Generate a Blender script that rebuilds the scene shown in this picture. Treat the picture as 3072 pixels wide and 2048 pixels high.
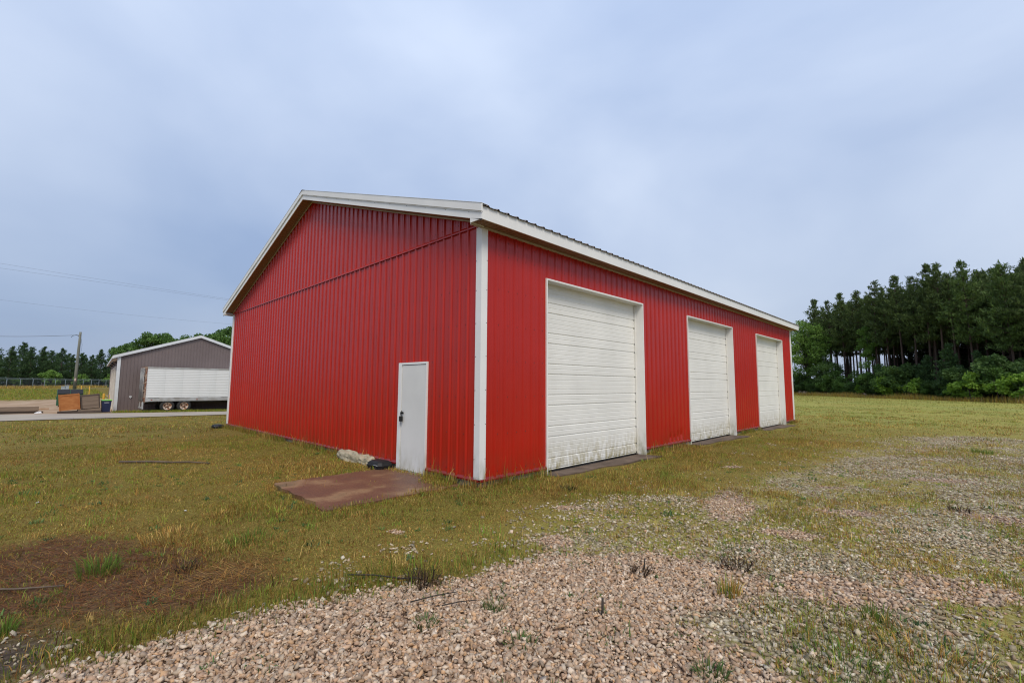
import bpy, bmesh, math, random
import numpy as np
from mathutils import Matrix, Vector, Euler

for _o in list(bpy.data.objects):
    bpy.data.objects.remove(_o, do_unlink=True)
S = bpy.context.scene
COL = S.collection
rng = np.random.default_rng(11)
random.seed(5)
R = math.radians

# ------------------------------------------------------------------ camera
CAM = Vector((5.5644, -4.9484, 1.5278))
yaw, pit, rol = 0.77524, 0.09555, 0.00547
F = Vector((-math.sin(yaw) * math.cos(pit), math.cos(yaw) * math.cos(pit), math.sin(pit)))
Rv = Vector((math.cos(yaw), math.sin(yaw), 0.0))
Uv = Rv.cross(F)
R2 = Rv * math.cos(rol) + Uv * math.sin(rol)
U2 = Uv * math.cos(rol) - Rv * math.sin(rol)
cd = bpy.data.cameras.new("camera")
cam = bpy.data.objects.new("camera", cd)
COL.objects.link(cam)
m = Matrix((R2, U2, -F)).transposed().to_4x4()
m.translation = CAM
cam.matrix_world = m
cd.sensor_width = 36.0
cd.lens = 1367.68 / 3072 * 36
cd.clip_start = 0.05
cd.clip_end = 6000
S.camera = cam

# ------------------------------------------------------------------ world, sun, exposure
SUN_EL, SUN_AZ = R(50), R(122)        # azimuth clockwise from +Y: the light comes over the camera
W = bpy.data.worlds.new("World")
S.world = W
W.use_nodes = True
wn, wl = W.node_tree.nodes, W.node_tree.links
wn.clear()
out = wn.new("ShaderNodeOutputWorld")
bg = wn.new("ShaderNodeBackground")
bg.inputs["Strength"].default_value = 0.1
sky = wn.new("ShaderNodeTexSky")
sky.sky_type = 'NISHITA'
sky.sun_disc = False
sky.sun_elevation = SUN_EL
sky.sun_rotation = SUN_AZ
sky.air_density = 1.2
sky.dust_density = 3.0
tc = wn.new("ShaderNodeTexCoord")
mp = wn.new("ShaderNodeMapping")
mp.inputs["Scale"].default_value = (1.0, 1.0, 1.9)
mp.inputs["Location"].default_value = (0.35, 0.1, 0.2)
wl.new(tc.outputs["Generated"], mp.inputs["Vector"])
n1 = wn.new("ShaderNodeTexNoise")
n1.inputs["Scale"].default_value = 1.5
n1.inputs["Detail"].default_value = 5
n1.inputs["Roughness"].default_value = 0.45
n1.inputs["Distortion"].default_value = 0.25
wl.new(mp.outputs[0], n1.inputs["Vector"])
cr = wn.new("ShaderNodeValToRGB")
cr.color_ramp.elements[0].position = 0.30
cr.color_ramp.elements[0].color = (2.75, 3.65, 5.55, 1)
cr.color_ramp.elements[1].position = 0.76
cr.color_ramp.elements[1].color = (5.6, 6.35, 7.75, 1)
wl.new(n1.outputs["Fac"], cr.inputs["Fac"])
sep = wn.new("ShaderNodeSeparateXYZ")
wl.new(tc.outputs["Generated"], sep.inputs[0])
mr = wn.new("ShaderNodeMapRange")        # an overcast dome is darker low down
mr.inputs["From Min"].default_value = 0.0
mr.inputs["From Max"].default_value = 1.0
mr.inputs["To Min"].default_value = 0.66
mr.inputs["To Max"].default_value = 1.14
wl.new(sep.outputs["Z"], mr.inputs["Value"])
vm = wn.new("ShaderNodeVectorMath")
vm.operation = 'SCALE'
wl.new(cr.outputs["Color"], vm.inputs[0])
wl.new(mr.outputs[0], vm.inputs["Scale"])
mx = wn.new("ShaderNodeMix")
mx.data_type = 'RGBA'
mx.inputs["Factor"].default_value = 0.88
wl.new(sky.outputs[0], mx.inputs["A"])
wl.new(vm.outputs[0], mx.inputs["B"])
wl.new(mx.outputs["Result"], bg.inputs["Color"])
wl.new(bg.outputs[0], out.inputs[0])

sd = bpy.data.lights.new("sun", 'SUN')
sd.energy = 1.5
sd.angle = R(24)
sd.color = (1.0, 0.90, 0.75)
sun = bpy.data.objects.new("sun", sd)
COL.objects.link(sun)
sdir = Vector((math.sin(SUN_AZ) * math.cos(SUN_EL), math.cos(SUN_AZ) * math.cos(SUN_EL), math.sin(SUN_EL)))
sun.rotation_euler = sdir.to_track_quat('Z', 'Y').to_euler()
sun.location = (20, -20, 40)

S.view_settings.view_transform = 'Standard'
S.view_settings.look = 'None'
S.view_settings.exposure = 0.64
S.view_settings.gamma = 1.0
S.render.engine = 'CYCLES'
S.cycles.max_bounces = 5
S.cycles.diffuse_bounces = 3
S.cycles.glossy_bounces = 3
S.cycles.transparent_max_bounces = 8
S.cycles.use_adaptive_sampling = True
S.cycles.use_denoising = True
S.cycles.denoiser = 'OPENIMAGEDENOISE'
S.cycles.denoising_input_passes = 'RGB_ALBEDO_NORMAL'
S.cycles.denoising_prefilter = 'ACCURATE'
S.cycles.adaptive_threshold = 0.004
S.cycles.filter_width = 1.15

# ------------------------------------------------------------------ helpers
def tag(o, label=None, cat=None, group=None, kind=None):
    if label: o["label"] = label
    if cat: o["category"] = cat
    if group: o["group"] = group
    if kind: o["kind"] = kind
    return o

def link(name, me, mat=None, parent=None):
    o = bpy.data.objects.new(name, me)
    COL.objects.link(o)
    if mat is not None and me is not None and not me.materials:
        for q in (mat if isinstance(mat, (list, tuple)) else [mat]):
            me.materials.append(q)
    if parent is not None:
        o.parent = parent
    return o

def thing(name, label, cat, loc=(0, 0, 0), rot=(0, 0, 0), group=None):
    o = bpy.data.objects.new(name, None)
    COL.objects.link(o)
    o.empty_display_size = 0.2
    o.location = loc
    o.rotation_euler = rot
    return tag(o, label, cat, group)

def copy_tree(o, parent=None):
    c = o.copy()
    COL.objects.link(c)
    c.parent = parent
    for ch in list(o.children):
        copy_tree(ch, c)
    return c

def npmesh(name, v, f, col=None, smooth=False, mats=None):
    """mesh from numpy arrays: v (n,3), f (m,k) with one k"""
    me = bpy.data.meshes.new(name)
    v = np.ascontiguousarray(v, dtype=np.float32)
    f = np.ascontiguousarray(f, dtype=np.int32)
    n, (mf, k) = len(v), f.shape
    me.vertices.add(n)
    me.vertices.foreach_set("co", v.ravel())
    me.loops.add(mf * k)
    me.loops.foreach_set("vertex_index", f.ravel())
    me.polygons.add(mf)
    me.polygons.foreach_set("loop_start", np.arange(0, mf * k, k, dtype=np.int32))
    if smooth:
        me.polygons.foreach_set("use_smooth", np.ones(mf, dtype=bool))
    if col is not None:
        a = me.color_attributes.new("Col", 'FLOAT_COLOR', 'POINT')
        c = np.ones((n, 4), dtype=np.float32)
        c[:, :col.shape[1]] = col
        a.data.foreach_set("color", c.ravel())
    me.update(calc_edges=True)
    return me

class MB:
    """collects faces for one mesh"""
    def __init__(s): s.v, s.f, s.m, s.sm = [], [], [], []
    def poly(s, pts, mi=0, smooth=False):
        b = len(s.v); s.v.extend([tuple(p) for p in pts]); s.f.append(list(range(b, b + len(pts)))); s.m.append(mi); s.sm.append(smooth)
    def box(s, a, b, mi=0, M=None):
        x0, y0, z0 = a; x1, y1, z1 = b
        p = [(x0,y0,z0),(x1,y0,z0),(x1,y1,z0),(x0,y1,z0),(x0,y0,z1),(x1,y0,z1),(x1,y1,z1),(x0,y1,z1)]
        if M is not None: p = [M @ Vector(q) for q in p]
        i = len(s.v); s.v.extend([tuple(q) for q in p])
        for q in ((3,2,1,0),(4,5,6,7),(0,1,5,4),(1,2,6,5),(2,3,7,6),(3,0,4,7)):
            s.f.append([i + t for t in q]); s.m.append(mi); s.sm.append(False)
    def prism(s, pts, ext, mi=0):
        """closed polygon pts extruded along vector ext"""
        e = Vector(ext); n = len(pts); i = len(s.v)
        s.v.extend([tuple(p) for p in pts]); s.v.extend([tuple(Vector(p) + e) for p in pts])
        s.f.append([i + t for t in range(n)][::-1]); s.f.append([i + n + t for t in range(n)])
        for t in range(n):
            u = (t + 1) % n; s.f.append([i + t, i + u, i + n + u, i + n + t])
        s.m += [mi] * (n + 2); s.sm += [False] * (n + 2)
    def tube(s, pts, rad, k=8, mi=0, cap=True, smooth=True):
        pts = [Vector(p) for p in pts]
        if not hasattr(rad, '__len__'): rad = [rad] * len(pts)
        i = len(s.v); up = Vector((0, 0, 1))
        for j, p in enumerate(pts):
            d = (pts[min(j + 1, len(pts) - 1)] - pts[max(j - 1, 0)]).normalized()
            a = d.cross(up)
            if a.length < 1e-3: a = d.cross(Vector((1, 0, 0)))
            a.normalize(); b = d.cross(a)
            for t in range(k):
                an = 2 * math.pi * t / k
                s.v.append(tuple(p + (a * math.cos(an) + b * math.sin(an)) * rad[j]))
        for j in range(len(pts) - 1):
            for t in range(k):
                u = (t + 1) % k
                s.f.append([i + j*k + t, i + j*k + u, i + (j+1)*k + u, i + (j+1)*k + t]); s.m.append(mi); s.sm.append(smooth)
        if cap:
            s.f.append([i + t for t in range(k)][::-1]); s.m.append(mi); s.sm.append(False)
            e = i + (len(pts) - 1) * k
            s.f.append([e + t for t in range(k)]); s.m.append(mi); s.sm.append(False)
    def lathe(s, prof, k=24, axis='X', c=(0, 0, 0), mi=0):
        """prof: list of (axial, radius)"""
        i = len(s.v); c = Vector(c)
        for (a, r) in prof:
            for t in range(k):
                an = 2 * math.pi * t / k
                q = (a, r*math.cos(an), r*math.sin(an)) if axis == 'X' else (r*math.cos(an), r*math.sin(an), a)
                s.v.append(tuple(c + Vector(q)))
        for j in range(len(prof) - 1):
            for t in range(k):
                u = (t + 1) % k
                s.f.append([i + j*k + t, i + j*k + u, i + (j+1)*k + u, i + (j+1)*k + t]); s.m.append(mi); s.sm.append(True)
    def mesh(s, name, mats=()):
        me = bpy.data.meshes.new(name)
        me.from_pydata(s.v, [], s.f)
        for q in mats: me.materials.append(q)
        me.polygons.foreach_set("material_index", s.m)
        me.polygons.foreach_set("use_smooth", s.sm)
        me.update()
        return me
    def build(s, name, mat, parent=None, bevel=0):
        mats = mat if isinstance(mat, (list, tuple)) else [mat]
        o = link(name, s.mesh(name, mats), None, parent)
        if bevel:
            b = o.modifiers.new("bevel", 'BEVEL'); b.width = bevel; b.segments = 2; b.limit_method = 'ANGLE'
        return o

# ------------------------------------------------------------------ noise on the ground plan
class VN:
    def __init__(s, seed):
        s.t = np.random.default_rng(seed).random((256, 256)).astype(np.float32)
    def n(s, x, y):
        xi, yi = np.floor(x).astype(int), np.floor(y).astype(int)
        fx, fy = x - xi, y - yi
        fx = fx*fx*(3-2*fx); fy = fy*fy*(3-2*fy)
        g = lambda a, b: s.t[a & 255, b & 255]
        return (g(xi,yi)*(1-fx)+g(xi+1,yi)*fx)*(1-fy)+(g(xi,yi+1)*(1-fx)+g(xi+1,yi+1)*fx)*fy
    def __call__(s, x, y, sc=1.0, oc=4, rough=0.5):
        x = np.asarray(x, float)/sc; y = np.asarray(y, float)/sc
        a, tot, amp = 0, 0, 1.0
        for i in range(oc):
            a = a + amp*s.n(x*2**i+17.3*i, y*2**i-9.1*i); tot += amp; amp *= rough
        return a/tot
N1, N2, N3, N4, N5 = [VN(i) for i in (3, 8, 21, 34, 55)]
def sst(a, b, x):
    t = np.clip((x-a)/(b-a), 0, 1); return t*t*(3-2*t)

# ------------------------------------------------------------------ materials
def newmat(name):
    mt = bpy.data.materials.new(name)
    mt.use_nodes = True
    nt = mt.node_tree
    b = nt.nodes["Principled BSDF"]
    return mt, nt, b

def mat(name, c, c2=None, rough=0.6, sc=4.0, bump=0.0, bsc=30.0, metal=0.0, spec=0.5, stretch=(1, 1, 1), lo=0.35, hi=0.65, coords="Object", detail=4):
    """base colour varied by noise between c and c2, fine relief by a second noise"""
    mt, nt, b = newmat(name)
    L = nt.links.new
    b.inputs["Roughness"].default_value = rough
    b.inputs["Metallic"].default_value = metal
    b.inputs["Specular IOR Level"].default_value = spec
    if c2 is None: c2 = tuple(0.82*v for v in c)
    t = nt.nodes.new("ShaderNodeTexCoord")
    mpn = nt.nodes.new("ShaderNodeMapping"); mpn.inputs["Scale"].default_value = stretch
    if coords == "World":
        g = nt.nodes.new("ShaderNodeNewGeometry"); L(g.outputs["Position"], mpn.inputs[0])
    else:
        L(t.outputs[coords], mpn.inputs[0])
    n = nt.nodes.new("ShaderNodeTexNoise"); n.inputs["Scale"].default_value = sc; n.inputs["Detail"].default_value = detail
    L(mpn.outputs[0], n.inputs["Vector"])
    r = nt.nodes.new("ShaderNodeValToRGB")
    r.color_ramp.elements[0].position = lo; r.color_ramp.elements[0].color = (*c, 1)
    r.color_ramp.elements[1].position = hi; r.color_ramp.elements[1].color = (*c2, 1)
    L(n.outputs["Fac"], r.inputs[0]); L(r.outputs[0], b.inputs["Base Color"])
    if bump:
        n2 = nt.nodes.new("ShaderNodeTexNoise"); n2.inputs["Scale"].default_value = bsc; n2.inputs["Detail"].default_value = 3
        L(mpn.outputs[0], n2.inputs["Vector"])
        bp = nt.nodes.new("ShaderNodeBump"); bp.inputs["Strength"].default_value = bump; bp.inputs["Distance"].default_value = 0.02
        L(n2.outputs["Fac"], bp.inputs["Height"]); L(bp.outputs[0], b.inputs["Normal"])
    return mt

def colmat(name, rough=0.7, spec=0.25, trans=0.0, bump=0.0):
    """colour from the mesh's own colour attribute (leaf, blade or stone colour)"""
    mt, nt, b = newmat(name)
    a = nt.nodes.new("ShaderNodeVertexColor"); a.layer_name = "Col"
    nt.links.new(a.outputs[0], b.inputs["Base Color"])
    b.inputs["Roughness"].default_value = rough
    b.inputs["Specular IOR Level"].default_value = spec
    if trans:
        tr = nt.nodes.new("ShaderNodeBsdfTranslucent"); nt.links.new(a.outputs[0], tr.inputs[0])
        ms = nt.nodes.new("ShaderNodeMixShader"); ms.inputs[0].default_value = trans
        o = nt.nodes["Material Output"]
        nt.links.new(b.outputs[0], ms.inputs[1]); nt.links.new(tr.outputs[0], ms.inputs[2]); nt.links.new(ms.outputs[0], o.inputs[0])
    return mt

def stained(name, c, stain, zlo, zhi, rough=0.45, amount=0.9, sc=9.0, bump=0.02, bsc=1.2, vary=.04):
    """painted sheet with dirt and algae splashed up from the ground (a stain of its own, by height and noise)"""
    mt, nt, b = newmat(name)
    L = nt.links.new
    g = nt.nodes.new("ShaderNodeNewGeometry")
    n = nt.nodes.new("ShaderNodeTexNoise"); n.inputs["Scale"].default_value = sc; n.inputs["Detail"].default_value = 5
    mpn = nt.nodes.new("ShaderNodeMapping"); mpn.inputs["Scale"].default_value = (1, 1, 0.45)
    L(g.outputs["Position"], mpn.inputs[0]); L(mpn.outputs[0], n.inputs["Vector"])
    sp = nt.nodes.new("ShaderNodeSeparateXYZ"); L(g.outputs["Position"], sp.inputs[0])
    r = nt.nodes.new("ShaderNodeMapRange"); r.inputs["From Min"].default_value = zhi; r.inputs["From Max"].default_value = zlo
    L(sp.outputs["Z"], r.inputs["Value"])
    mm = nt.nodes.new("ShaderNodeMath"); mm.operation = 'MULTIPLY'
    rn = nt.nodes.new("ShaderNodeMapRange"); rn.inputs["From Min"].default_value = 0.36; rn.inputs["From Max"].default_value = 0.66; rn.inputs["To Max"].default_value = amount
    L(n.outputs["Fac"], rn.inputs["Value"]); L(rn.outputs[0], mm.inputs[0]); L(r.outputs[0], mm.inputs[1])
    n3 = nt.nodes.new("ShaderNodeTexNoise"); n3.inputs["Scale"].default_value = 1.3; n3.inputs["Detail"].default_value = 4
    L(g.outputs["Position"], n3.inputs["Vector"])
    rv = nt.nodes.new("ShaderNodeValToRGB")
    rv.color_ramp.elements[0].position = 0.3; rv.color_ramp.elements[0].color = (*[v*0.90 for v in c], 1)
    rv.color_ramp.elements[1].position = 0.7; rv.color_ramp.elements[1].color = (*c, 1)
    L(n3.outputs["Fac"], rv.inputs[0])
    oi = nt.nodes.new("ShaderNodeObjectInfo")           # each sheet has weathered a little differently
    ro_ = nt.nodes.new("ShaderNodeMapRange"); ro_.inputs["To Min"].default_value = 1-vary; ro_.inputs["To Max"].default_value = 1+vary*.8
    L(oi.outputs["Random"], ro_.inputs["Value"])
    vs = nt.nodes.new("ShaderNodeVectorMath"); vs.operation = 'SCALE'; L(rv.outputs[0], vs.inputs[0]); L(ro_.outputs[0], vs.inputs["Scale"])
    x = nt.nodes.new("ShaderNodeMix"); x.data_type = 'RGBA'
    L(vs.outputs[0], x.inputs["A"]); x.inputs["B"].default_value = (*stain, 1); L(mm.outputs[0], x.inputs["Factor"])
    L(x.outputs["Result"], b.inputs["Base Color"])
    b.inputs["Roughness"].default_value = rough
    b.inputs["Specular IOR Level"].default_value = 0.40
    if bump:
        n2 = nt.nodes.new("ShaderNodeTexNoise"); n2.inputs["Scale"].default_value = bsc; n2.inputs["Detail"].default_value = 2
        L(g.outputs["Position"], n2.inputs["Vector"])
        bp = nt.nodes.new("ShaderNodeBump"); bp.inputs["Strength"].default_value = 1.0; bp.inputs["Distance"].default_value = bump
        L(n2.outputs["Fac"], bp.inputs["Height"]); L(bp.outputs[0], b.inputs["Normal"])
    return mt

RED = stained("red painted steel", (0.43, 0.016, 0.006), (0.22, 0.040, 0.018), -0.05, 0.5, rough=0.27, amount=0.6, bump=0.003, bsc=1.6, vary=.035)
REDT = mat("red trim", (0.22, 0.006, 0.006), (0.18, 0.006, 0.006), 0.4)
WHITE = stained("white painted trim", (0.81, 0.81, 0.79), (0.22, 0.22, 0.10), -0.1, 0.55, rough=0.45, amount=0.75, bump=0.004)
DOORW = stained("white door sheet", (0.81, 0.805, 0.76), (0.33, 0.28, 0.12), -0.12, 0.5, rough=0.5, amount=.9, sc=13, bump=0, vary=.012)
OFFW = stained("off white steel door", (0.72, 0.72, 0.69), (0.36, 0.33, 0.22), -0.1, 0.35, rough=0.5, amount=0.6, bump=0.002)
SOFF = mat("soffit with painted shade", (0.27, 0.165, 0.11), (0.23, 0.14, 0.092), 0.6, 3)  # pale soffit; shade and red bounce off the walls painted into the brown
SOFT = mat("beige soffit channel", (0.50, 0.42, 0.33), (0.44, 0.37, 0.30), 0.55, 3)
ROOF = mat("brown roof steel", (0.22, 0.17, 0.14), (0.17, 0.135, 0.115), 0.45, 2)
CONC = mat("weathered concrete", (0.34, 0.30, 0.25), (0.22, 0.19, 0.15), 0.9, 3, 0.4, 40, coords="World")
DARK = mat("dark gap", (0.012, 0.012, 0.012), (0.02, 0.02, 0.02), 0.8)
BLACKP = mat("black plastic", (0.012, 0.013, 0.014), (0.022, 0.022, 0.024), 0.6, 8, spec=.3)
SCREW = mat("dark screw", (0.10, 0.02, 0.02), (0.05, 0.02, 0.02), 0.5)
SCREWD = mat("grey screw", (0.10, 0.10, 0.10), (0.05, 0.05, 0.05), 0.5)
STEELB = mat("black steel lock", (0.012, 0.012, 0.013), (0.03, 0.03, 0.03), 0.35, metal=0.6)
STEELG = mat("galvanised steel", (0.42, 0.44, 0.45), (0.32, 0.34, 0.35), 0.45, 6, metal=0.4)

# ------------------------------------------------------------------ the lie of the land
BW, BL = 14.364, 19.33                       # red barn, across and along
BED = np.array([(1.9,-4.9),(1.82,-4.65),(1.83,-4.4),(1.88,-4.06),(1.96,-3.65),(2.08,-3.39),(2.29,-3.08),(2.5,-2.67),(2.57,-2.37),(2.7,-1.94),(2.65,-1.3),(3.07,-1.0),(3.3,-.65),(3.7,-.55),(4.15,-1.1),(4.1,-1.75),(4.5,-1.9),(4.9,-2.1),(6,-2.5),(8,-3),(9,-9),(1.5,-9)])
DOORS = [(1.634, 5.372), (7.959, 11.652), (14.214, 17.848)]
SLAB = (-2.62, -0.52, -2.22, 0.0)             # stoop: x0,x1,y0,y1

def sdist(poly, x, y):
    """signed distance, positive inside"""
    d = np.full(x.shape, 1e9); ins = np.zeros(x.shape, bool); n = len(poly)
    for i in range(n):
        ax, ay = poly[i]; bx, by = poly[(i+1) % n]
        ex, ey = bx-ax, by-ay
        t = np.clip(((x-ax)*ex+(y-ay)*ey)/(ex*ex+ey*ey), 0, 1)
        d = np.minimum(d, np.hypot(x-ax-t*ex, y-ay-t*ey))
        c = ((ay > y) != (by > y)) & (x < (bx-ax)*(y-ay)/(by-ay+1e-12)+ax)
        ins ^= c
    return np.where(ins, d, -d)

def dbarn(x, y):
    dx = np.maximum(np.maximum(-BW-x, x), 0); dy = np.maximum(np.maximum(-y, y-BL), 0)
    return np.hypot(dx, dy)

def gz(x, y):
    x = np.asarray(x, float); y = np.asarray(y, float)
    south = 1-sst(35, 75, y)
    z = -0.12-0.0285*np.clip(-13-x, 0, 24)*south
    z = z+1.22*sst(-80, -118, x)*south
    z = z+0.25*(N4(x, y, 7, 3)-0.5)*sst(-82, -95, x)*south
    db = dbarn(x, y)
    ds = np.hypot(np.maximum(np.maximum(SLAB[0]-x, x-SLAB[1]), 0), np.maximum(np.maximum(SLAB[2]-y, y-SLAB[3]), 0))
    z = z-.004*(1-sst(0.02, 0.8, ds))*sst(0.0, 0.04, ds)-.05*(1-sst(0.0, 0.04, ds))
    calm = sst(0.1, 1.6, db)*sst(0.0, 0.7, ds)*(1-sst(-27, -30, x))
    z = z+calm*(0.10*(N1(x, y, 3.0, 3)-0.5)+0.035*(N2(x, y, 0.6, 2)-0.5))
    z = z+0.025*(1-sst(0.0, 0.5, db))*sst(0.0, 0.3, ds)          # soil banked against the walls
    for (a_, b_) in DOORS:                                       # worn hollow at each big door
        z = z-0.045*sst(a_-.25, a_+.25, y)*(1-sst(b_-.2, b_+.35, y))*(1-sst(.35, .8, x))*sst(-1.0, -.5, x)
    return z

PINK = [(3.12,1.9,.34,.95,20),(3.95,4.33,.45,.2,30),(4.15,1.02,.3,.16,20),(5.85,3.65,.5,.3,-30),(4.3,2.55,.45,.18,40),(1.6,.18,.36,.16,40),(2.35,-1.05,.3,.28,0),(4.7,-.35,.45,.35,10),(5.6,.4,.6,.4,30),(3.75,-0.75,.6,.35,20),(2.05,5.2,.5,.25,60),(6.6,1.9,.7,.3,-20),(5.2,6.4,.7,.25,30),(1.0,-2.1,.18,.1,0)]
def masks(x, y):
    """gravel, pink, thatch, soil, sand, lot as functions of the plan"""
    x = np.asarray(x, float); y = np.asarray(y, float)
    w1 = N1(x+31, y, 0.9, 3)-0.5; w2 = N2(x, y+17, 0.9, 3)-0.5
    sd_ = sdist(BED, x+0.45*w1, y+0.45*w2)
    bed = sst(-0.30, 0.14, sd_+.25*(N5(x, y, .25, 2)-.5))
    pk = np.zeros_like(x)
    for (cx, cy, a, b, an) in PINK:
        c, s_ = math.cos(R(an)), math.sin(R(an))
        u = ((x-cx)*c+(y-cy)*s_)/a; v = (-(x-cx)*s_+(y-cy)*c)/b
        pk = np.maximum(pk, 1-sst(0.45, 1.15, np.hypot(u, v)+1.6*w1))
    edge = 1.25+0.16*np.clip(y, 0, 40)+1.6*w2
    lot = sst(-0.2, 1.6, x-edge)*sst(-2.6, -1.3, y)*(1-0.75*sst(13, 26, y+0.25*x))
    far_r = sst(20, 60, y)
    lot = lot*(1-far_r)
    pat = N3(x, y, 1.5, 4, 0.6)
    g = np.maximum(np.maximum(bed, pk*0.95), lot*(0.40+0.36*sst(0.36, 0.60, pat)))
    g = np.maximum(g, 0.38*sst(0.60, 0.72, N5(x, y, 0.8, 3))*sst(1.0, 1.7, x)*sst(-4.6, -3.0, y)*(1-sst(8, 14, y)))
    # thatch of dead needles and straw, lower left
    tp = np.array([(-1.6,-6.2),(-1.2,-4.6),(0.1,-3.85),(0.75,-3.4),(1.2,-3.55),(1.25,-4.1),(1.05,-4.7),(0.8,-5.3),(0.8,-6.5)])
    th = sst(-0.35, 0.15, sdist(tp, x+0.7*w1, y+0.7*w2))
    so = sst(-0.3, 0.2, sdist(np.array([(0.75,-6.5),(0.85,-5.1),(1.25,-4.75),(1.75,-4.8),(1.8,-6.5)]), x+0.5*w2, y+0.5*w1))
    sand = sst(-41.0, -43.5, x+2.0*w1)*(1-sst(-80, -90, x+14*w2+0.9*(y+4)))*(1-sst(40, 55, y))
    return dict(g=g*(1-th*(1-bed)), bed=bed, pk=np.maximum(bed, pk), th=th*(1-bed), so=so*(1-bed), sand=sand, lot=lot)

# ------------------------------------------------------------------ ground sheet
def axis(c, lo, hi, step, grow, maxstep):
    out_ = [c]; s_ = step; p = c
    while p < hi:
        if p-c > 9: s_ = min(s_*grow, maxstep)
        p += s_; out_.append(p)
    a = out_; out_ = []; s_ = step; p = c
    while p > lo:
        if c-p > 9: s_ = min(s_*grow, maxstep)
        p -= s_; out_.append(p)
    return np.array(out_[::-1]+a)
gx = axis(2.0, -1400, 1400, 0.1, 1.032, 90)
gy = axis(0.0, -1400, 1400, 0.1, 1.032, 90)
GX, GY = np.meshgrid(gx, gy, indexing='ij')
xf, yf = GX.ravel(), GY.ravel()
v = np.stack([xf, yf, gz(xf, yf)], 1)
inside = (xf > -BW+0.15) & (xf < -0.15) & (yf > 0.15) & (yf < BL-0.15)
v[inside, 2] -= 0.25
nx, ny = len(gx), len(gy)
idx = np.arange(nx*ny).reshape(nx, ny)
fq = np.stack([idx[:-1, :-1], idx[1:, :-1], idx[1:, 1:], idx[:-1, 1:]], -1).reshape(-1, 4)
mk = masks(xf, yf)
me = npmesh("ground", v, fq, smooth=True)
def attr(me, name, a):
    at = me.attributes.new(name, 'FLOAT', 'POINT'); at.data.foreach_set("value", np.ascontiguousarray(a, dtype=np.float32))
forest = sst(-2, 6, (y_t := (yf-108+1.06*(xf+22)))) * (xf > -60) * (yf > 40)
forest = np.maximum(forest, sst(-158, -164, xf-.6*(yf+4))*(yf < 90))
attr(me, "forest", forest)
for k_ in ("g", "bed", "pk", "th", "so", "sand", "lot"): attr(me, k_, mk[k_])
dry = N2(xf+5, yf, 2.6, 4, 0.55)
attr(me, "dry", dry)
GM, nt, b = newmat("ground")
L = nt.links.new
def A(n):
    q = nt.nodes.new("ShaderNodeAttribute"); q.attribute_name = n; return q.outputs["Fac"]
geo = nt.nodes.new("ShaderNodeNewGeometry")
def NZ(sc, det=4, ro=0.55):
    q = nt.nodes.new("ShaderNodeTexNoise"); q.inputs["Scale"].default_value = sc; q.inputs["Detail"].default_value = det; q.inputs["Roughness"].default_value = ro
    L(geo.outputs["Position"], q.inputs["Vector"]); return q.outputs["Fac"]
def RAMP(fac, stops):
    q = nt.nodes.new("ShaderNodeValToRGB"); e = q.color_ramp.elements
    while len(e) < len(stops): e.new(0.5)
    for i, (p, c) in enumerate(stops): e[i].position = p; e[i].color = (*c, 1)
    L(fac, q.inputs[0]); return q.outputs[0]
def MIX(f, a, c):
    q = nt.nodes.new("ShaderNodeMix"); q.data_type = 'RGBA'
    (L(f, q.inputs["Factor"]) if not isinstance(f, float) else setattr(q.inputs["Factor"], 'default_value', f))
    L(a, q.inputs["A"]); L(c, q.inputs["B"]); return q.outputs["Result"]
def MATH(op, a, c):
    q = nt.nodes.new("ShaderNodeMath"); q.operation = op
    for i, t in enumerate((a, c)):
        if isinstance(t, (int, float)): q.inputs[i].default_value = t
        else: L(t, q.inputs[i])
    return q.outputs[0]
turf = RAMP(NZ(0.35, 6, 0.62), [(0.30, (0.17, 0.105, 0.030)), (0.43, (0.215, 0.155, 0.040)), (0.56, (0.235, 0.200, 0.045)), (0.70, (0.165, 0.180, 0.038))])
turf2 = RAMP(NZ(34.0, 6, 0.8), [(0.36, (0.040, 0.028, 0.012)), (0.46, (0.13, 0.098, 0.028)), (0.54, (0.22, 0.175, 0.045)), (0.64, (0.38, 0.29, 0.11))])
turf = MIX(0.62, turf, turf2)
turf_shade = nt.nodes.new('ShaderNodeMix'); turf_shade.data_type = 'RGBA'; turf_shade.blend_type = 'MULTIPLY'; turf_shade.inputs['Factor'].default_value = 1.0
L(turf, turf_shade.inputs['A']); turf_shade.inputs['B'].default_value = (.84, .82, .66, 1); turf = turf_shade.outputs['Result']  # shade in the gaps between blades, put into the turf base colour
field = RAMP(NZ(0.12, 6, 0.6), [(0.32, (0.27, 0.22, 0.055)), (0.46, (0.30, 0.28, 0.065)), (0.58, (0.20, 0.24, 0.05)), (0.70, (0.36, 0.30, 0.13))])
sy = nt.nodes.new("ShaderNodeSeparateXYZ"); L(geo.outputs["Position"], sy.inputs[0])
fy = nt.nodes.new("ShaderNodeMapRange"); fy.inputs["From Min"].default_value = 10; fy.inputs["From Max"].default_value = 26; L(sy.outputs["Y"], fy.inputs["Value"])
field = MIX(0.42, field, RAMP(NZ(1.3, 6, 0.75), [(0.30, (0.13, 0.13, 0.03)), (0.45, (0.24, 0.22, 0.05)), (0.58, (0.30, 0.28, 0.07)), (0.72, (0.44, 0.37, 0.18))]))
turf = MIX(fy.outputs[0], turf, field)
vo = nt.nodes.new("ShaderNodeTexVoronoi"); vo.inputs["Scale"].default_value = 26; L(geo.outputs["Position"], vo.inputs["Vector"])
vo.feature = 'F1'
sv = nt.nodes.new("ShaderNodeSeparateColor"); L(vo.outputs["Color"], sv.inputs[0])
pinkc = RAMP(sv.outputs[0], [(0.0, (0.30, 0.20, 0.145)), (0.5, (0.40, 0.285, 0.21)), (1.0, (0.52, 0.42, 0.335))])
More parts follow.
